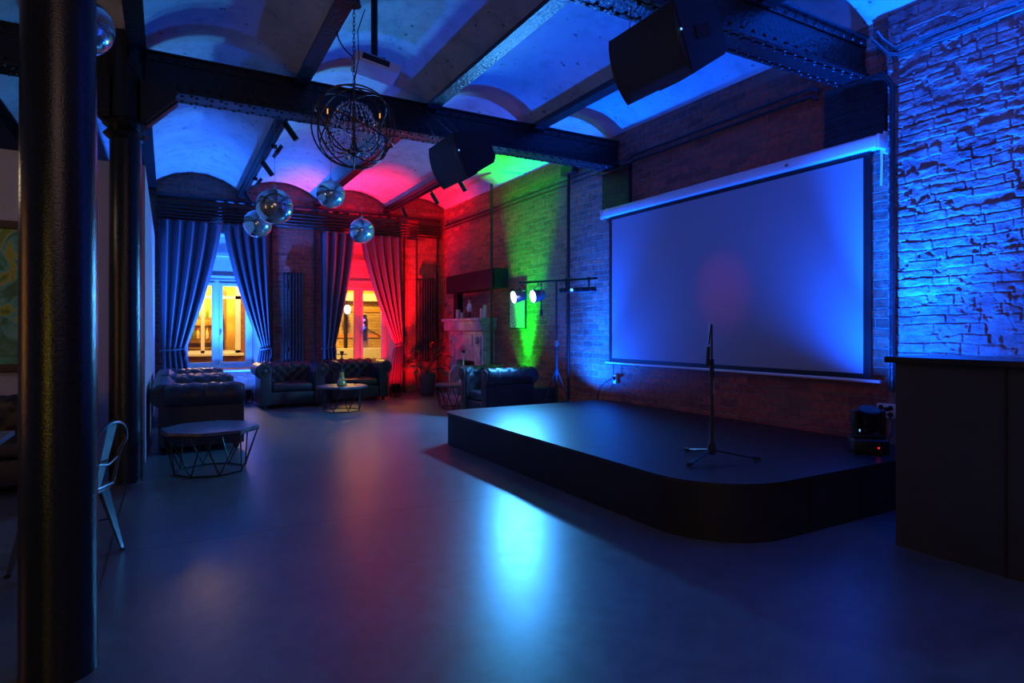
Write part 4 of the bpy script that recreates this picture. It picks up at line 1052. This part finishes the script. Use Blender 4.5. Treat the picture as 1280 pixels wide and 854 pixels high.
# ------------------------------------------------------------------ geometric tables
def geo_table(rt, rb, h, loc, rz, label):
    t = thing('coffee_table', label, 'table', loc, rz, 'octagonal wire-base coffee tables')
    oct_ = [(rt*math.cos(R(22.5+45*k)), rt*math.sin(R(22.5+45*k))) for k in range(8)]
    MB().prism(oct_, h-.028, h, 2).build('tabletop', 'table_top', t)
    MB().tube([(x*.985, y*.985, h-.036) for x, y in oct_], .010, 6, True).build('rim_frame', 'black_metal', t)
    bt = [Vector((rb*math.cos(R(45*k)), rb*math.sin(R(45*k)), .01)) for k in range(8)]
    MB().tube(bt, .008, 6, True).build('base_ring', 'black_metal', t)
    for k in range(8):
        for q in (k-1, k):
            a = Vector((oct_[q % 8][0]*.97, oct_[q % 8][1]*.97, h-.036))
            MB().cyl(bt[k], a, .007, n=8).build('strut', 'black_metal', t, 50)
geo_table(.455, .33, .45, (.385, 6.90, 0), R(10), 'nearest octagonal wire-base coffee table, in front of the buttoned sofa arm')
geo_table(.44, .32, .45, (2.70, 10.90, 0), R(5), 'octagonal wire-base coffee table carrying the hookah with amber base')
geo_table(.40, .30, .45, (4.62, 10.25, 0), R(12), 'wire-base coffee table beyond the armchair by the fireplace')

# ------------------------------------------------------------------ hookahs
def hookah(loc, label, hose, white=False):
    t = thing('hookah', label, 'hookah', loc, 0, 'hookahs')
    MB().lathe([(.075, 0), (.088, .01), (.085, .05), (.055, .12), (.035, .16), (.045, .19), (.04, .23), (.028, .25)], n=20).build('glass_base', 'hookah_glass' if not white else 'coil', t, 50)
    MB().lathe([(.03, .24), (.038, .26), (.02, .28), (.014, .30), (.024, .33), (.014, .36), (.012, .48), (.02, .49), (.012, .50), (.011, .555)], n=16).build('stem', 'black_metal' if not white else 'coil', t, 50)
    MB().lathe([(.012, .545), (.09, .55), (.095, .562), (.088, .56), (.012, .556)], n=24).build('ash_tray', 'black_metal', t, 50) if not white else MB().lathe([(.012, .545), (.06, .55), (.064, .56), (.012, .556)], n=24).build('ash_tray', 'coil', t, 50)
    MB().lathe([(.014, .555), (.03, .575), (.036, .61), (.03, .612)], n=16).build('bowl', 'wood', t, 50)
    MB().tube(hose, .008, 7).build('hose', 'black_metal' if not white else 'coil', t, 60)
hookah((2.68, 10.84, .45), 'black hookah with amber glass base on the middle coffee table', bez((.02, 0, .27), (.28, 0, .62), (.42, .0, .1), (.22, .0, .012), 20))
hookah((4.78, 10.28, .45), 'pale slim hookah on the table beyond the armchair', bez((-.02, 0, .27), (-.22, .0, .5), (-.35, 0, .1), (-.26, 0, .012), 20), True)

# ------------------------------------------------------------------ bar counter
t = thing('bar_counter', 'dark bar counter with overhanging black top at the right edge', 'counter', (4.22, 2.27, 0))
MB().span((0, -5.2, 0), (.55, 0, 1.215)).build('counter_body', 'counter', t)
MB().span((-.008, -2.0, .0), (-.0, -1.985, 1.215)).span((-.008, -.62, .0), (-.0, -.612, 1.215)).build('panel_seam', 'black', t)
MB().span((-.05, -5.2, 1.215), (.62, .05, 1.255), .006).build('counter_top', 'counter_top', t)

# ------------------------------------------------------------------ painting
t = thing('framed_painting', 'large framed painting of green and yellow swirls on the partition', 'picture', (-2.15, 7.62, 1.76))
MB().span((-1.0, -.05, -.74), (1.0, -.0, -.66), .01).span((-1.0, -.05, .66), (1.0, 0, .74), .01).span((-1.0, -.05, -.66), (-.92, 0, .66), .01).span((.92, -.05, -.66), (1.0, 0, .66), .01).build('frame', 'wood', t)
MB().span((-.92, -.025, -.66), (.92, -.0, .66)).build('canvas', 'painting', t)

# ------------------------------------------------------------------ metal chairs and dining table
def cafe_chair(loc, rz, label):
    t = thing('metal_chair', label, 'chair', loc, rz, 'metal cafe chairs')
    g = 'gunmetal'
    MB().box((0, 0, .445), (.36, .35, .025), None, .011).box((0, 0, .425), (.33, .32, .035), None, .01).build('seat', g, t, 40)
    for sx in (-1, 1):
        for sy in (-1, 1):
            top = Vector((sx*.155, sy*.15, .43)); bot = Vector((sx*.215, sy*.215, .0))
            s = MB()
            w0, w1 = .066, .020
            for q0, q1 in ((0, 1),):
                a = []
                for P, w_ in ((top, w0), (bot, w1)):
                    a += [P+Vector((-sx*w_*1.3, 0, 0)), P, P+Vector((0, -sy*w_*1.3, 0)), P+Vector((-sx*w_*.35, -sy*w_*.35, 0))]
                s.add(a, [(0, 1, 5, 4), (1, 2, 6, 5), (2, 3, 7, 6), (3, 0, 4, 7), (0, 3, 2, 1), (4, 5, 6, 7)])
            lg = s.build('leg', g, t)
            MB().box((bot.x-sx*.008, bot.y-sy*.008, .008), (.028, .028, .016), None, .005).build('rubber_foot', 'rubber', lg)
    for a, b in (((-.185, -.18, .22), (.185, .18, .22)), ((-.185, .18, .22), (.185, -.18, .22))): MB().cyl(a, b, .006).build('brace', g, t, 40)
    # back: looped tube leaning away, with inner loop and slat
    def loop(w_, zt, y0, y1):
        return [(-w_, y0, .44)] + [(-w_*(1-.04), y0+(y1-y0)*.5, .44+(zt-.44)*.55)] + [(w_*math.cos(a), y0+(y1-y0)*(.8+.2*math.sin(a)), zt-.13+.13*math.sin(a)) for a in [PI-PI*i/14 for i in range(15)]] + [(w_*(1-.04), y0+(y1-y0)*.5, .44+(zt-.44)*.55)] + [(w_, y0, .44)]
    MB().tube(loop(.175, .86, .16, .265), .011).build('back_loop', g, t, 60)
    MB().grid(lambda u, v: ((u-.5)*(.06+.04*v), .17+.09*v, .45+.40*v), 4, 8).build('back_slat', g, t, 60)
    MB().tube([(-.165, .20, .62), (0, .235, .60), (.165, .20, .62)], .007).build('cross_rod', g, t, 60)
    return t
cafe_chair((-.53, 4.60, 0), R(-115), 'metal cafe chair half hidden behind the nearest column')
cafe_chair((-1.16, 4.05, 0), R(178), 'metal cafe chair at the left edge, back towards the camera')
t = thing('dining_table', 'square dark dining table beside the metal chairs', 'table', (-1.30, 4.85, 0))
MB().box((0, 0, .735), (.80, .80, .035), None, .006).build('tabletop', 'table_top', t)
MB().cyl((0, 0, .03), (0, 0, .72), .035).build('column_leg', 'black_metal', t, 40)
MB().box((0, 0, .015), (.5, .5, .03), None, .006).build('base_plate', 'black_metal', t)
